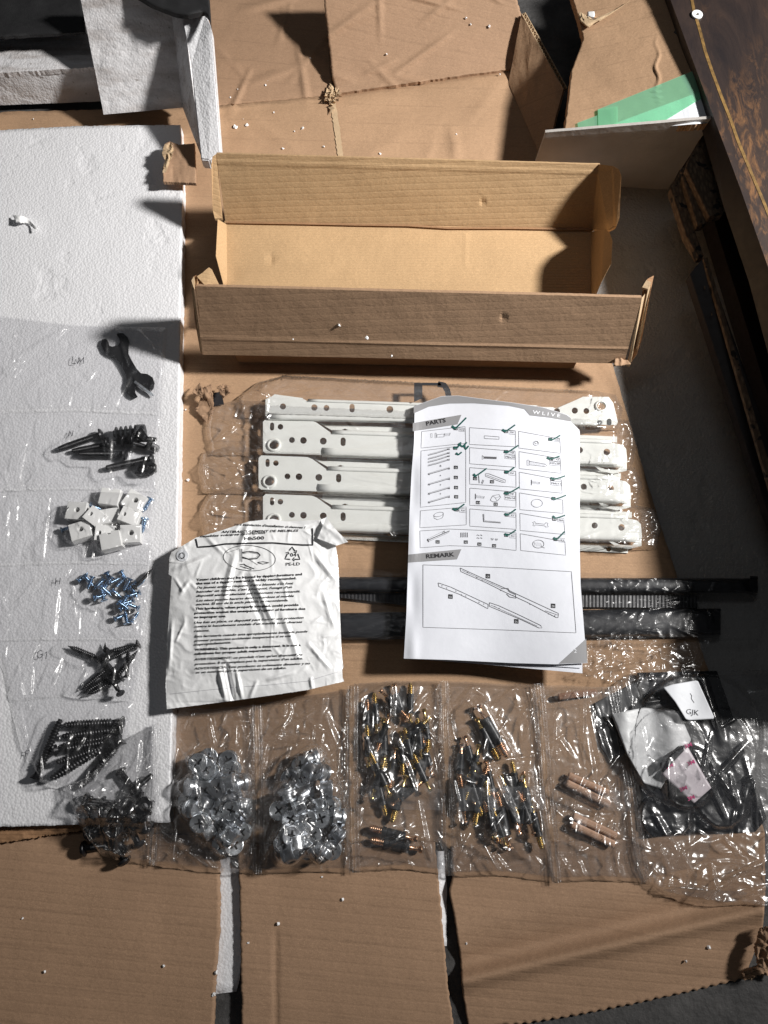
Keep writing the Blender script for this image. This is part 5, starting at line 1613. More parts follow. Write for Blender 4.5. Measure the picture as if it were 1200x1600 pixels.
for k, (h, tp) in enumerate(bl):
    by_ends(pC, K_bolt if k % 3 else K_bolt2, c8(*h), c8(*tp), blabel(h, tp, bl, 'left gold bolt'), 'cam bolts in the middle pouch', 44, rng=rb_, sink=.42)
by_ends(pC, K_bolt2, c8(415, 895), c8(160, 835), 'upper one of two cam bolts lying side by side below the heap', None, 44, rng=rb_)
by_ends(pC, K_bolt2, c8(440, 950), c8(165, 900), 'lower one of two cam bolts lying side by side below the heap', None, 44, rng=rb_)
pD = Pile((694, 1060, 862, 1385), ZBt)
by_ends(pD, K_bolt2, c8(745, 180), c8(900, 460), 'right one of two cam bolts lying slanted above the second heap', None, 44, rng=rb_)
by_ends(pD, K_bolt, c8(740, 250), c8(850, 470), 'left one of two cam bolts lying slanted above the second heap', None, 44, rng=rb_)
bl = [((675, 345), (730, 560)), ((750, 400), (700, 600)), ((660, 390), (640, 600)), ((740, 500), (670, 680)), ((790, 480), (830, 700)), ((830, 880), (790, 590)), ((910, 940), (850, 650)), ((960, 700), (930, 480)), ((670, 800), (650, 560)), ((780, 560), (720, 820)),
      ((930, 720), (990, 560)), ((870, 560), (960, 780)), ((850, 900), (780, 700)), ((990, 560), (1030, 820)), ((900, 640), (960, 860)), ((1030, 700), (1080, 940)), ((720, 700), (800, 500)), ((890, 930), (820, 720)), ((960, 860), (1000, 640)), ((700, 560), (760, 760)), ((1040, 860), (960, 640))]
for k, (h, tp) in enumerate(bl):
    by_ends(pD, K_bolt if k % 2 else K_bolt2, c8(*h), c8(*tp), blabel(h, tp, bl, 'right gold bolt'), 'cam bolts beside the dowel pouch', 44, rng=rb_, sink=.4)

# --- dowels
pW = Pile((848, 1060, 1015, 1385), ZBt)
by_ends(pW, K_dowel2, (871, 1089), (933, 1081), 'single darker wooden dowel lying alone at the top of its pouch', None, 36)
by_ends(pW, K_dowel, (889, 1212), (949, 1238), 'upper dowel of the middle pair in the dowel pouch', None, 36)
by_ends(pW, K_dowel, (886, 1224), (951, 1256), 'lower dowel of the middle pair in the dowel pouch', None, 36)
by_ends(pW, K_dowel, (897, 1276), (961, 1305), 'upper dowel of the bottom pair in the dowel pouch', None, 36)
by_ends(pW, K_dowel, (894, 1289), (958, 1318), 'lower dowel of the bottom pair in the dowel pouch', None, 36)

# ------------------------------------------------------------------ clear film
M['film_foam'] = m_film('hazy_film_on_foam', .022, .2, refl=.9, hazecol=(.85, .85, .88))
M['film_slide'] = m_film('slide_sleeve_film', .045, .21, refl=1.4)
M['film_wrap'] = m_film('tube_wrap_film', .012, .2, refl=.45)
M['film_under'] = m_film('hazy_lower_film', .12, .3, (.992, .992, .995), refl=.2, hazecol=(.88, .88, .9))
M['film_band'] = m_film('double_film_band', .07, .16)
M['pouch_ink'] = m_plain('pouch_print', (.03, .03, .04), .5)


def edge_mask(S, w=8):
    ny, nx = S.shape[:2]
    j, i = np.mgrid[0:ny, 0:nx]
    d = np.minimum(np.minimum(i, nx - 1 - i) * np.hypot(*(S[ny // 2, -1] - S[ny // 2, 0])) / nx, np.minimum(j, ny - 1 - j) * np.hypot(*(S[-1, nx // 2] - S[0, nx // 2])) / ny)
    return np.clip(d / w, 0, 1) ** .7


def pouch(parent, S, under, base, mat, seed, n_cr=36, cr_amp=(.6, 2.2), crum=(16, 1.3), extra=None, name='pouch', puff=3.0, wid=(2.5, 6), ln=(18, 60)):
    """upper film over what it holds + lower film; S = grid over its outline"""
    x0, y0, x1, y1 = S[..., 0].min(), S[..., 1].min(), S[..., 0].max(), S[..., 1].max()
    cf_a = creases(n_cr * 2 // 3, (x0, y0, x1, y1), seed, ln, wid, cr_amp, ang=(1.75, .5))
    cf_b = creases(n_cr // 3, (x0, y0, x1, y1), seed + 77, ln, wid, cr_amp)
    cf_c = creases(int(n_cr * .5), (x0, y0, x1, y1), seed + 88, (60, 170), (5, 11), (cr_amp[1] * .9, cr_amp[1] * 1.9), ang=(1.7, .5))
    cf = lambda x, y: np.maximum(np.maximum(cf_a(x, y), cf_b(x, y)), cf_c(x, y))
    em = edge_mask(S)
    X, Y = S[..., 0], S[..., 1]
    b = base(X, Y) if callable(base) else np.full(X.shape, float(base))
    h = np.maximum(under(X, Y) + 1.6 if under is not None else b, b)
    h = h + em * (puff + cf(X, Y) + crumple(X, Y, seed + 5, *crum))
    if extra is not None: h = h + em * extra(X, Y)
    h = b + .9 + (h - b) * np.clip(em + .12, 0, 1)
    o = raw(name, P(X, Y, h).reshape(-1, 3), gridfaces(S.shape[1], S.shape[0]), mat, parent, True)
    k = 5
    Sl = S[::k, ::k]
    bb = base(Sl[..., 0], Sl[..., 1]) if callable(base) else base
    raw('lower_film', P(Sl[..., 0], Sl[..., 1], bb + .25).reshape(-1, 3), gridfaces(Sl.shape[1], Sl.shape[0]), M['film_under'] if mat is M['film_foam'] else M['film'], o, True)
    return o


def seal(parent, top, bot, w, z, mat=None, ridges=4, name='crimped_seal', seed=3):
    """pressed seam between two pouches: fine ridges along its length"""
    top, bot = np.array(top, float), np.array(bot, float)
    n, m = 60, ridges * 6 + 1
    v, u = np.linspace(0, 1, n)[:, None], np.linspace(-.5, .5, m)[None, :]
    d = (bot - top) / np.linalg.norm(bot - top)
    nr = np.array([d[1], -d[0]])
    if nr[0] < 0: nr = -nr
    wob = 3.0 * (fbm(v * 4, v * 0 + seed, seed, 2) - .5)
    X = top[0] + (bot[0] - top[0]) * v + nr[0] * (u * w + wob)
    Y = top[1] + (bot[1] - top[1]) * v + nr[1] * (u * w + wob)
    b = z(X, Y) if callable(z) else z
    h = b + 3.0 + 2.3 * np.abs(np.sin(u * math.pi * ridges)) + 6 * (fbm(v * 7, u * 1.5, seed + 1, 3) - .35)
    return raw(name, P(X, Y, h).reshape(-1, 3), gridfaces(m, n), mat or M['film'], parent, True)


def lines(L, amp, w):
    """explicit folds: list of (a, b[, amp[, width]])"""
    def f(x, y):
        h = np.zeros(np.shape(x))
        for s in L:
            (xa, ya), (xb, yb) = s[:2]
            am = s[2] if len(s) > 2 else amp
            ww = s[3] if len(s) > 3 else w
            dx, dy = xb - xa, yb - ya
            l = math.hypot(dx, dy)
            t = ((x - xa) * dx + (y - ya) * dy) / l / l
            d = (-(x - xa) * dy + (y - ya) * dx) / l
            h = h + am * (.5 + .5 * np.cos(np.pi * np.clip(d / ww, -1, 1))) * np.clip(1.15 - (2 * t - 1) ** 2, 0, 1)
        return h
    return f


def handmark(pts, parent, x, y, s, zf, w=1.1, slant=.12, name='marked_letter'):
    st = [[(x + (px + slant * (1 - py)) * s, y + py * s) for px, py in p] for p in pts]
    return ink(name, *ribbon([(p, w) for p in st], w, zf, .2, 2), M['pouch_ink'], parent)


GL = {'L': [[(0, 0), (0, 1), (.6, 1)]], 'M': [[(0, 1), (.05, 0), (.42, .7), (.8, 0), (.85, 1)]], 'N': [[(0, 1), (.05, 0), (.6, 1), (.65, 0)]], 'H': [[(0, 0), (0, 1)], [(.65, 0), (.65, 1)], [(0, .5), (.65, .5)]],
      'G': [[(.65, .15), (.4, 0), (.1, .2), (0, .55), (.15, .95), (.5, 1), (.68, .75), (.68, .55), (.4, .55)]], '1': [[(0, .25), (.2, 0), (.2, 1)]], 'F': [[(.6, 0), (0, 0), (0, 1)], [(0, .48), (.45, .48)]], 'I': [[(.45, 0), (0, 1)]], 'J': [[(.5, 0), (.5, .8), (.25, 1), (0, .85)]]}

# --- strip of pouches on the foam sheet
ls = thing('pouch_strip', P(130, 880, ZF), 'strip of hazy clear pouches down the left foam sheet holding wrench, bolts and screws', 'pouch strip')
fbz = lambda x, y: ZF + 1.3 + 0 * x
strip = [('LM', pLM, [(-12, 492), (120, 508), (262, 512)], [(262, 512), (259, 560), (256, 648)], [(-12, 645), (120, 642), (256, 648)], 101,
          [((2, 588), (98, 513), 3.4, 5), ((8, 572), (90, 516), 2.0, 4), ((215, 515), (242, 545), 3.5, 4), ((0, 530), (60, 512), 1.5, 4), ((105, 640), (112, 610), 2, 4)]),
         ('N', pN, [(-12, 645), (120, 642), (256, 648)], [(256, 648), (250, 700), (248, 768)], [(-12, 768), (120, 764), (248, 768)], 102,
          [((95, 700), (115, 678), 2.6, 4), ((140, 640), (139, 668), 2.4, 4), ((95, 728), (150, 735), 2.4, 5), ((55, 745), (62, 770), 2.5, 4)]),
         ('I', pI, [(-12, 768), (120, 764), (248, 768)], [(248, 768), (242, 820), (240, 882)], [(-12, 884), (120, 880), (240, 882)], 103,
          [((88, 812), (108, 792), 2.6, 4), ((0, 868), (40, 862), 2.6, 5), ((85, 845), (110, 858), 2, 4), ((225, 850), (245, 862), 2, 4)]),
         ('H', pH, [(-12, 884), (120, 880), (240, 882)], [(240, 882), (234, 940), (228, 1000)], [(-12, 1002), (60, 1000), (228, 1000)], 104,
          [((40, 935), (72, 897), 3.2, 5), ((2, 932), (14, 968), 3.2, 5), ((90, 920), (118, 872), 2.4, 4), ((0, 872), (40, 855), 3, 5), ((60, 945), (80, 975), 2, 4)]),
         ('G1', pG, [(-12, 1002), (60, 1000), (228, 1000)], [(228, 1000), (222, 1040), (210, 1096)], [(18, 1096), (100, 1088), (210, 1096)], 105,
          [((35, 1062), (60, 1005), 2.8, 5), ((70, 1082), (88, 1040), 2.4, 4), ((210, 1090), (218, 1040), 2.5, 4), ((150, 1010), (120, 1085), 2.5, 5)]),
         ('F', pF, [(18, 1096), (100, 1088), (210, 1096)], [(210, 1096), (205, 1150), (140, 1252)], [(62, 1222), (110, 1236), (140, 1252)], 106,
          [((28, 1110), (45, 1180), 4, 6), ((45, 1080), (45, 1108), 3, 4), ((60, 1085), (130, 1088), 2.5, 4), ((200, 1110), (150, 1170), 3.5, 5), ((62, 1215), (90, 1225), 3, 4), ((150, 1140), (205, 1150), 2.5, 4)])]
edges_l = {'LM': [(-12, 492), (-12, 645)], 'N': [(-12, 645), (-12, 768)], 'I': [(-12, 768), (-12, 884)], 'H': [(-12, 884), (-12, 1002)], 'G1': [(-12, 1002), (10, 1050), (18, 1096)], 'F': [(18, 1096), (36, 1165), (62, 1222)]}
marks = {'LM': [('L', 112, 557, 11), ('M', 121, 558, 10.5)], 'N': [('N', 107, 673, 9)], 'I': [('I', 101, 792, 10)], 'H': [('H', 86, 903, 10)], 'G1': [('G', 57, 1016, 12), ('1', 69, 1018, 12)], 'F': [('F', 39, 1173, 10)]}
for nm, pile, tp, rt, bt, sd_, ex in strip:
    pile.blur(12, 6)
    S = coons(tp, rt, bt, edges_l[nm], 150, 84, .15, sd_)
    po = pouch(ls, S, pile.at, fbz, M['film_foam'], sd_, 30, (.5, 1.7), (30, .7), lines(ex, 2.4, 4.5), puff=1.2)
    for ch, x, y, s in marks[nm]:
        handmark(GL[ch], po, x, y, s, lambda a, b: pile.at(a, b) + 1.2, 1.0 if ch != 'I' else 1.4, .16)

# --- row of pouches along the bottom
bs = thing('pouch_strip', P(560, 1240, ZC), 'row of clear crackling pouches along the bottom holding cam locks, gold bolts and dowels', 'pouch strip')
cbz = lambda x, y: ZC + 2.0 + 0 * x
for p_ in (pE, pA, pB, pC, pD, pW): p_.blur(15, 7)
row = [(pE, step_z, [(150, 1215), (185, 1160), (245, 1130)], [(245, 1130), (246, 1240), (235, 1352)], [(138, 1312), (160, 1338), (235, 1352)], [(150, 1215), (100, 1228), (120, 1285), (138, 1312)], 201, [((160, 1290), (210, 1200), 4, 5), ((140, 1318), (210, 1345), 3, 5), ((220, 1262), (240, 1268), 5, 5), ((118, 1240), (150, 1290), 4, 6), ((120, 1235), (180, 1265), 3, 6), ((205, 1212), (240, 1206), 4, 5)]),
       (pA, cbz, [(250, 1105), (330, 1108), (398, 1100)], [(398, 1100), (400, 1240), (401, 1366)], [(240, 1352), (320, 1362), (401, 1366)], [(250, 1105), (248, 1240), (240, 1352)], 202,
        [((290, 1180), (312, 1158), 4, 5), ((325, 1120), (335, 1165), 4, 5), ((372, 1178), (396, 1130), 5, 6), ((290, 1140), (303, 1108), 4, 4), ((365, 1125), (400, 1128), 4, 6), ((250, 1290), (268, 1252), 4, 5), ((270, 1350), (300, 1320), 5, 6), ((390, 1340), (402, 1290), 5, 5), ((340, 1255), (378, 1250), 4, 6), ((375, 1240), (372, 1215), 3, 4)]),
       (pB, cbz, [(404, 1100), (470, 1088), (548, 1076)], [(548, 1076), (546, 1220), (548, 1364)], [(405, 1366), (480, 1362), (548, 1364)], [(404, 1100), (405, 1240), (405, 1366)], 203,
        [((410, 1205), (425, 1195), 3, 4), ((432, 1158), (446, 1120), 5, 6), ((446, 1162), (482, 1152), 5, 6), ((480, 1128), (508, 1142), 4, 5), ((540, 1075), (545, 1130), 6, 6), ((412, 1180), (408, 1240), 4, 5), ((530, 1220), (546, 1200), 4, 5), ((410, 1360), (415, 1320), 4, 5), ((535, 1360), (550, 1330), 4, 5)]),
       (pC, cbz, [(553, 1068), (620, 1064), (690, 1064)], [(690, 1064), (697, 1220), (700, 1366)], [(556, 1362), (630, 1358), (700, 1366)], [(553, 1068), (552, 1220), (556, 1362)], 204,
        [((668, 1100), (688, 1066), 6, 6), ((606, 1145), (620, 1135), 5, 4), ((612, 1160), (640, 1180), 4, 5), ((650, 1145), (678, 1130), 5, 5), ((690, 1150), (700, 1240), 5, 7), ((560, 1200), (556, 1120), 4, 5), ((600, 1120), (575, 1170), 3, 4), ((630, 1345), (650, 1358), 4, 5), ((680, 1300), (700, 1350), 5, 6)]),
       (pD, cbz, [(696, 1064), (770, 1068), (838, 1070)], [(838, 1070), (850, 1220), (868, 1378)], [(706, 1370), (790, 1368), (868, 1378)], [(696, 1064), (702, 1220), (706, 1370)], 205,
        [((762, 1192), (838, 1180), 5, 5), ((810, 1130), (835, 1085), 5, 6), ((700, 1110), (712, 1160), 5, 6), ((730, 1130), (745, 1098), 4, 5), ((715, 1340), (735, 1300), 5, 6), ((840, 1290), (866, 1370), 5, 7), ((790, 1210), (830, 1205), 4, 4), ((700, 1340), (720, 1368), 5, 5), ((770, 1330), (800, 1370), 4, 5), ((700, 1320), (730, 1335), 4, 4)]),
       (pW, cbz, [(844, 1070), (900, 1072), (958, 1074)], [(958, 1074), (985, 1220), (1008, 1380)], [(872, 1378), (940, 1376), (1008, 1380)], [(844, 1070), (856, 1220), (872, 1378)], 206,
        [((858, 1165), (930, 1105), 3, 4), ((945, 1215), (955, 1240), 4, 4), ((912, 1230), (925, 1262), 4, 5), ((880, 1270), (888, 1240), 4, 4), ((895, 1268), (900, 1250), 4, 4), ((905, 1345), (915, 1375), 4, 5), ((960, 1350), (970, 1370), 4, 6), ((955, 1245), (965, 1265), 4, 4), ((870, 1190), (868, 1110), 3, 4), ((870, 1330), (900, 1375), 4, 5)])]
for pile, bz_, tp, rt, bt, lf, sd_, ex in row:
    S = coons(tp, rt, bt, lf, 92, 170, .5, sd_)
    pouch(bs, S, pile.at, bz_, M['film'], sd_, 46, (1.0, 3.4), (24, 1.1), lines(ex, 4, 5), puff=2.5)
seal(bs, (247, 1130), (238, 1352), 13, lambda x, y: step_z(x, y), seed=5)
seal(bs, (401, 1102), (403, 1366), 16, ZC + 2, seed=6)
seal(bs, (550, 1072), (552, 1364), 20, ZC + 2, seed=7)
seal(bs, (693, 1064), (704, 1368), 14, ZC + 2, seed=8)
seal(bs, (841, 1068), (870, 1380), 17, ZC + 2, seed=9)
# overlap band of doubled film across the row
def band(x0, y0, x1, y1, w, piles, seed):
    n, m = 120, 14
    u, v = np.linspace(0, 1, n)[None, :], np.linspace(0, 1, m)[:, None]
    X = x0 + (x1 - x0) * u + 0 * v
    Y = y0 + (y1 - y0) * u + w * v + 3 * (fbm(u * 6, v * 0 + .3, seed, 2) - .5)
    h = ZC + 6 + 0 * X
    for p_ in piles: h = np.where((X >= p_.x0 + 8) & (X < p_.x1 - 8), np.maximum(h, p_.at(X, Y) + 6.5), h)
    h = h + 1.2 * crumple(X, Y, seed, 14, 1)
    return raw('film_band', P(X, Y, h).reshape(-1, 3), gridfaces(n, m), M['film_band'], bs, True)


band(556, 1228, 696, 1232, 34, [pC], 61)
band(700, 1232, 852, 1228, 36, [pD], 62)
band(254, 1218, 398, 1222, 26, [pA], 63)
band(408, 1218, 546, 1224, 22, [pB], 64)
band(862, 1232, 985, 1236, 32, [pW], 65)
handmark(GL['J'], bs, 246, 1138, 8, lambda a, b: ZF + 6 + 0 * a, .6)

# --- big pouch at the lower right: black pads, white felt, adhesive pad, sticker
gq = lambda X, Y, z=0: (840 + X / 3.333, 1000 + Y / 3.333, z)
M['gloss_black'] = m_plain('glossy_black_plastic', (.010, .011, .014), .22, 0, 200, .0004, .5)
M['frost'] = m_plain('frosted_white_plastic', (.62, .63, .64), .45, 0, 150, .0008)
o = slab('glossy_plastic_sheet', [gq(520, 170, 14), gq(935, 160, 14), gq(985, 300, 14), gq(1195, 930, 14), gq(1135, 1000, 14), gq(870, 1000, 14), gq(640, 1015, 14), gq(560, 980, 14), gq(540, 760, 14), gq(620, 560, 14), gq(560, 330, 14)], 3, M['gloss_black'], None, .5)
tag(o, 'large glossy black plastic panel under the marked white sticker in the right pouch', 'plastic sheet')
o = slab('black_pad', [gq(300, 330, 11), gq(520, 215, 11), gq(650, 350, 11), gq(600, 480, 11), gq(390, 640, 10), gq(330, 560, 10)], 2, m_plain('grey_black_pad', (.04, .042, .045), .5), None, .3)
tag(o, 'dark grey pad at the upper left inside the right pouch', 'pad')
o = slab('black_pad', [gq(540, 755, 14), gq(640, 738, 14), gq(700, 790, 14), gq(715, 1000, 13), gq(650, 1020, 13), gq(570, 1030, 13)], 6, M['gloss_black'], None, .8)
tag(o, 'black felt pad at the bottom left inside the right pouch', 'pad')
o = slab('black_pad', [gq(705, 880, 13), gq(850, 870, 13), gq(872, 965, 13), gq(720, 990, 13)], 5, M['gloss_black'], None, .8)
tag(o, 'small black pad below the pink printed adhesive square', 'pad')
fzz = lambda x, y: 19 + 3.5 * np.sin((x - 960) / 12) + 1.5 * fbm(x / 9, y / 12, 3)
S = coons([gq(385, 385)[:2], gq(555, 352)[:2], gq(735, 372)[:2]], [gq(735, 372)[:2], gq(800, 520)[:2], gq(640, 775)[:2]], [gq(555, 745)[:2], gq(640, 775)[:2]], [gq(385, 385)[:2], gq(470, 600)[:2], gq(555, 745)[:2]], 36, 40)
tag(sheet('frosted_pouch', S, fzz, M['frost'], thick=2), 'soft frosted white packet in the middle of the right pouch', 'packet')
ap = thing('adhesive_pad', P(*gq(760, 740, 20)), 'pale adhesive square printed with pink marks and a black end in the right pouch', 'adhesive pad')
zap = lambda x, y: 24 + .02 * (x - 1060) + 0 * y
S = coons([gq(648, 700)[:2], gq(775, 545)[:2]], [gq(775, 545)[:2], gq(905, 770)[:2]], [gq(815, 850)[:2], gq(905, 770)[:2]], [gq(648, 700)[:2], gq(815, 850)[:2]], 14, 16)
sheet('pad_face', S, zap, m_plain('pale_liner', (.66, .60, .64), .4), ap, 2.4)
M['pink'] = m_plain('pink_print', (.62, .05, .22), .45)
slab('black_end', [gq(642, 642, 27), gq(752, 548, 27), gq(765, 575, 27), gq(655, 690, 27)], 4, M['gloss_black'], ap, .4)
g2 = lambda X, Y: gq(X, Y)[:2]
for X, Y in ((672, 672), (785, 655), (745, 790), (785, 838), (770, 565)):
    ink('pink_mark', *lettering([("3M", g2(X, Y), g2(X + 36, Y - 14), 6.0, .02, 0)], zap, .4), M['pink'], ap)

gb = thing('clear_pouch', P(1090, 1220, ZC), 'large crumpled clear plastic bag at the lower right holding black pads and a sticker', 'plastic bag')
pGb = Pile((930, 980, 1230, 1430), ZC + 2)
for (cx, cy, a, b_, z) in ((1090, 1150, 95, 95, 16), (1050, 1180, 55, 70, 22), (1075, 1215, 40, 45, 27), (1130, 1200, 50, 90, 18), (1040, 1275, 36, 36, 15)):
    m = ((pGb.gx - cx) / a) ** 2 + ((pGb.gy - cy) / b_) ** 2 < 1
    pGb.H[m] = np.maximum(pGb.H[m], z)
pGb.blur(10, 3)
S = coons([(956, 1072), (985, 1052), (1060, 1050), (1215, 1046)], [(1215, 1046), (1222, 1200), (1225, 1425)], [(1008, 1378), (1040, 1400), (1078, 1408), (1130, 1417), (1160, 1418), (1225, 1425)], [(956, 1072), (985, 1225), (1008, 1378)], 150, 190, .6, 19)
ex = [((1083, 1172), (1135, 1282), 5, 6), ((1115, 1195), (1155, 1260), 6, 9), ((1140, 1210), (1152, 1265), 4, 6), ((1160, 1220), (1180, 1215), 6, 5), ((1180, 1215), (1182, 1300), 5, 5), ((1030, 1320), (1045, 1360), 5, 5), ((1065, 1330), (1085, 1372), 5, 5), ((1110, 1350), (1120, 1395), 6, 6), ((1130, 1310), (1150, 1330), 4, 5), ((1040, 1385), (1100, 1390), 6, 6), ((1130, 1375), (1200, 1345), 7, 7),
      ((1150, 1400), (1210, 1385), 7, 7), ((1170, 1412), (1215, 1418), 6, 5), ((1000, 1120), (1010, 1180), 4, 5), ((985, 1290), (1000, 1330), 5, 5), ((1060, 1300), (1020, 1330), 4, 5), ((1105, 1400), (1150, 1370), 6, 6), ((1190, 1330), (1215, 1300), 6, 6)]
wild = lambda x, y: lines(ex, 5, 6)(x, y) + 3.2 * crumple(x, y, 313, 24, 1.2) * np.clip((y - 1250) / 90, .1, 1)
gp = pouch(gb, S, pGb.at, cbz, M['film'], 301, 34, (.8, 2.8), (34, .8), wild, puff=2.5)
seal(gb, (958, 1072), (1009, 1380), 18, ZC + 2, seed=10)
# crumpled tail of film above it
S = coons([(925, 1000), (985, 990), (1045, 1006), (1110, 1000)], [(1110, 1000), (1100, 1030), (1090, 1058)], [(900, 1052), (960, 1066), (1090, 1058)], [(925, 1000), (905, 1030), (900, 1052)], 110, 60, .6, 20)
h = lambda x, y: ZC + 8 + 3.4 * crumple(x, y, 321, 15, 1.6) + lines([((905, 1050), (960, 1040), 5, 4), ((960, 1040), (1025, 1028), 6, 5), ((970, 1055), (1030, 1045), 4, 4), ((985, 1000), (1040, 1003), 6, 5), ((1000, 1030), (1030, 1018), 4, 3)], 4, 4)(x, y)
sheet('crumpled_tail', S, h, M['film'], gb)
stz = lambda x, y: 31 + .6 * np.sin((x - 1040) / 9)
S = coons([g2(655, 248), g2(700, 232), g2(826, 210), g2(836, 216)], [g2(836, 216), g2(920, 402), g2(915, 410)], [g2(772, 412), g2(790, 418), g2(915, 410)], [g2(655, 248), g2(715, 320), g2(772, 412)], 26, 26)
s_ = sheet('white_sticker', S, stz, M['white_paper'], gb, .3)
ink('marked_letters', *lettering([("GJK", g2(772, 384), g2(838, 393), 8.2, .0, 0)], stz, .25), M['pouch_ink'], s_)
ink('pen_mark', *ribbon([([g2(795, 278), g2(803, 290), g2(801, 304), g2(808, 316), g2(816, 327)], .8)], .8, stz, .25, 2), M['pouch_ink'], s_)

# --- sleeves of the drawer slides
def sleeve(label, y0, y1, x0, x1, z, seed, tail, ex, front=0):
    sl = .034
    o = thing('clear_sleeve', P((x0 + x1) / 2, (y0 + y1) / 2, ZC), label, 'plastic sleeve', 'clear sleeves round the drawer slides')
    Y = lambda x, y: y + sl * (x - 410)
    S = coons([(x0 + tail, Y(x0, y0 + 6)), (x0 + tail + 40, Y(x0, y0 - 4)), (x1 - 30, Y(x1, y0)), (x1, Y(x1, y0 + 6))], [(x1, Y(x1, y0 + 6)), (x1 + 12, Y(x1, (y0 + y1) / 2)), (x1 + 4, Y(x1, y1))],
              [(x0 + 8, Y(x0, y1 + 2)), (480, Y(480, y1)), (x1 + 4, Y(x1, y1))], [(x0 + tail, Y(x0, y0 + 6)), (x0, Y(x0, (y0 + y1) / 2)), (x0 + 8, Y(x0, y1 + 2))], 330, 44, .4, seed)
    em = edge_mask(S, 7)
    X, Yy = S[..., 0], S[..., 1]
    on = np.clip((X - 396) / 16, 0, 1) * np.clip((x1 - 12 - X) / 12, 0, 1)
    free = 1 - on
    cf = creases(40, (x0, y0 - 10, 420, y1 + 20), seed, (18, 60), (3, 6), (1.2, 3.6))
    cf2 = creases(40, (x1 - 60, y0, x1 + 20, y1 + 30), seed + 1, (14, 45), (3, 5.5), (1.2, 3.6))
    cf3 = creases(36, (400, y0, x1 - 20, y1 + 30), seed + 2, (60, 190), (3, 6), (.3, 1.0), ang=(0, .3))
    h = ZC + 1.2 + em * (on * (z + 2.0 - ZC) + free * (5 + crumple(X, Yy, seed, 22, 2.2)) + cf(X, Yy) + cf2(X, Yy) + cf3(X, Yy) * on + .5 * crumple(X, Yy, seed + 6, 30, 1) * on + lines(ex, 3, 5)(X, Yy))
    raw('sleeve_film', P(X, Yy, h).reshape(-1, 3), gridfaces(S.shape[1], S.shape[0]), M['film_slide'], o, True)
    return o


s1 = sleeve('topmost clear plastic sleeve, printed with a black letter, round the highest slide', 592, 652, 372, 962, 23, 501, 32, [((395, 612), (418, 618), 5, 5), ((330, 640), (400, 612), 4, 5), ((408, 600), (404, 640), 4, 5)])
sleeve('second clear sleeve from the top with its crumpled end beside the burst tear', 632, 712, 322, 984, 21, 502, 6, [((330, 650), (400, 668), 4, 6), ((340, 690), (372, 660), 4, 6), ((395, 730), (640, 690), 1.8, 4), ((540, 655), (560, 672), 2, 4), ((930, 735), (985, 752), 5, 5)])
sleeve('third clear sleeve from the top, crumpled brightly at its left end', 705, 772, 310, 992, 21, 503, 6, [((318, 720), (322, 750), 5, 5), ((330, 715), (380, 735), 4, 6), ((345, 760), (390, 740), 4, 6), ((560, 742), (640, 752), 2, 4)])
sleeve('lowest clear sleeve, partly covered by the white printed bag', 768, 838, 312, 1022, 21, 504, 14, [((318, 800), (330, 820), 5, 6), ((340, 790), (385, 800), 4, 6), ((600, 820), (622, 850), 4, 6), ((1000, 850), (1020, 830), 5, 5)])
# black print on the top sleeve
zp = lambda x, y: 26.5 + 0 * x
ink('black_print', *fillpoly([[(647, 598), (660, 598.5), (660, 622), (647, 628)], [(660, 598), (688, 598), (690, 602.5), (660, 602)]], zp, .2), M['ink'], s1)
ink('black_print', *ribbon([([(684, 600), (694, 602), (699, 610), (702, 624)], 9)], 9, zp, .2, 3), M['ink'], s1)

# --- wrap round the tubes
tw = thing('tube_wrap', P(830, 950, ZC), 'clear crinkled wrap round the black tubes and ribbed strip', 'plastic wrap')
S = coons([(512, 888), (800, 890), (1160, 905)], [(1160, 905), (1200, 960), (1188, 1000)], [(512, 1006), (800, 1008), (1188, 1000)], [(512, 888), (512, 1006)], 330, 70, .3, 71)
X, Yy = S[..., 0], S[..., 1]
em = edge_mask(S, 6)
cf = creases(120, (512, 880, 1190, 1010), 71, (40, 160), (2.5, 5), (.3, .9), ang=(0, .35))
cf2 = creases(36, (940, 915, 1120, 960), 72, (14, 50), (2.5, 4), (.6, 2.0))
h = ZC + 1.2 + em * (16 - 7 * np.exp(-((Yy - 940) / 11) ** 2) + cf(X, Yy) + cf2(X, Yy) + .6 * crumple(X, Yy, 73, 18, 1) + lines([((990, 948), (1065, 934), 4, 4), ((1000, 940), (1060, 950), 3, 3), ((1010, 952), (1060, 940), 3, 3), ((600, 935), (640, 945), 2, 4)], 4, 4)(X, Yy))
raw('wrap_film', P(X, Yy, h).reshape(-1, 3), gridfaces(S.shape[1], S.shape[0]), M['film_wrap'], tw, True)

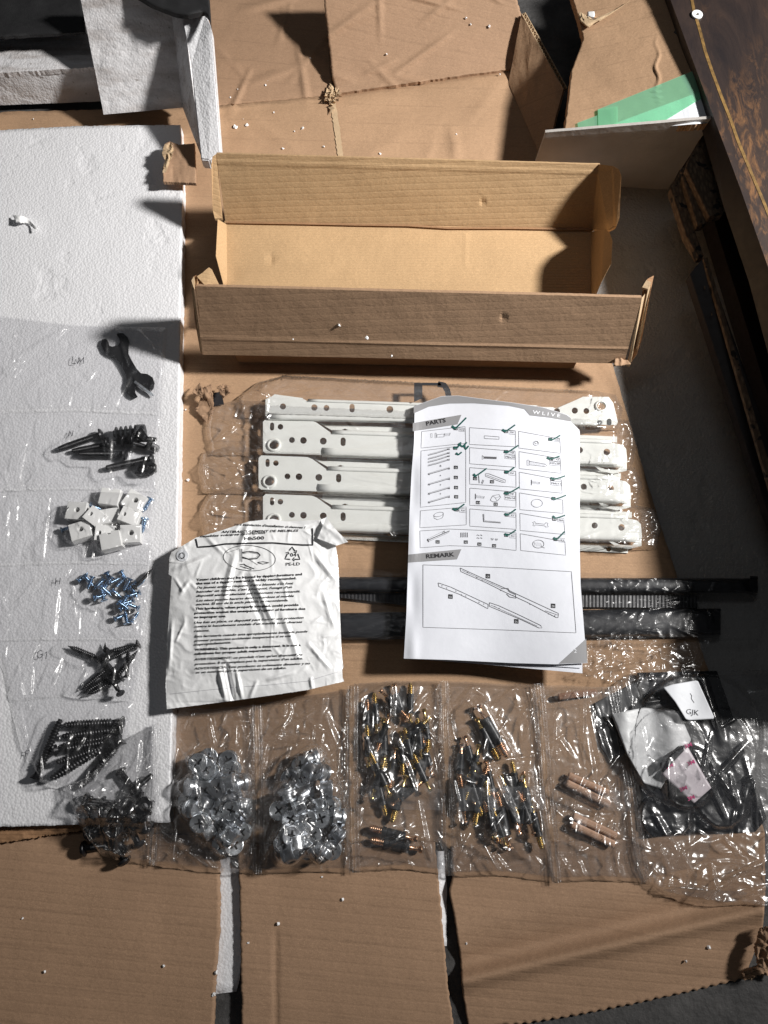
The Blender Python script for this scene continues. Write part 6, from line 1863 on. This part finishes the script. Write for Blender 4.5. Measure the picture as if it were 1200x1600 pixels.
# ------------------------------------------------------------------ crumbs of foam
crumbs = [(428, 176), (368, 198), (360, 152), (372, 140), (415, 133), (418, 127), (380, 186), (473, 200), (460, 205), (506, 229), (386, 195), (442, 232), (594, 240), (764, 41), (735, 38), (728, 28), (604, 85), (781, 116), (713, 210), (485, 92),
          (35, 1435), (256, 1509), (70, 1518), (435, 1443), (503, 1370), (535, 1405), (388, 1473), (729, 1474), (1110, 1441), (1107, 1480), (1072, 1502), (573, 528), (530, 508), (458, 530), (612, 556), (294, 750), (290, 640), (338, 1520), (334, 1554), (1024, 905), (470, 100), (52, 186)]
bm = bmesh.new()
bmesh.ops.create_icosphere(bm, subdivisions=2, radius=.0012)
g = random.Random(3)
for v in bm.verts: v.co *= 1 + g.uniform(-.5, .45)
me = bpy.data.meshes.new('foam_crumb'); bm.to_mesh(me); bm.free(); me.materials.append(M['crumb'])
for k, (x, y) in enumerate(crumbs):
    z = ZC + 1.2
    if y < 130 and 505 < x < 830: z = float(zb(np.array([x]), np.array([y]))[0]) + 1
    elif 440 < y < 560: z = 75
    elif x == 1024: z = 24
    o = bpy.data.objects.new('foam_crumb', me)
    COL.objects.link(o)
    o.location = P(x, y, z)
    o.rotation_euler = (g.uniform(0, 6), g.uniform(0, 6), g.uniform(0, 6))
    s = g.uniform(.5, 1.35) * (1.5 if (x, y) in ((368, 198), (294, 750), (573, 528), (415, 133)) else 1)
    o.scale = (s, s * g.uniform(.7, 1.2), s * .8)
    tag(o, 'tiny white crumb of foam shed onto the brown cardboard', 'foam crumb', 'foam crumbs scattered on the cardboard')
# shaving of foam on the sheet
S = coons([(20, 336), (40, 338), (58, 356)], [(58, 356), (56, 359)], [(24, 346), (42, 348), (56, 359)], [(20, 336), (24, 346)], 24, 8, .4, 3)
tag(sheet('foam_shaving', S, lambda x, y: ZF + 4 + 2.5 * np.sin((x - 20) / 5) + 2 * fbm(x / 4, y / 4, 5), M['crumb'], thick=1.5), 'curled white shaving lying on the upper left of the foam sheet', 'foam shaving')
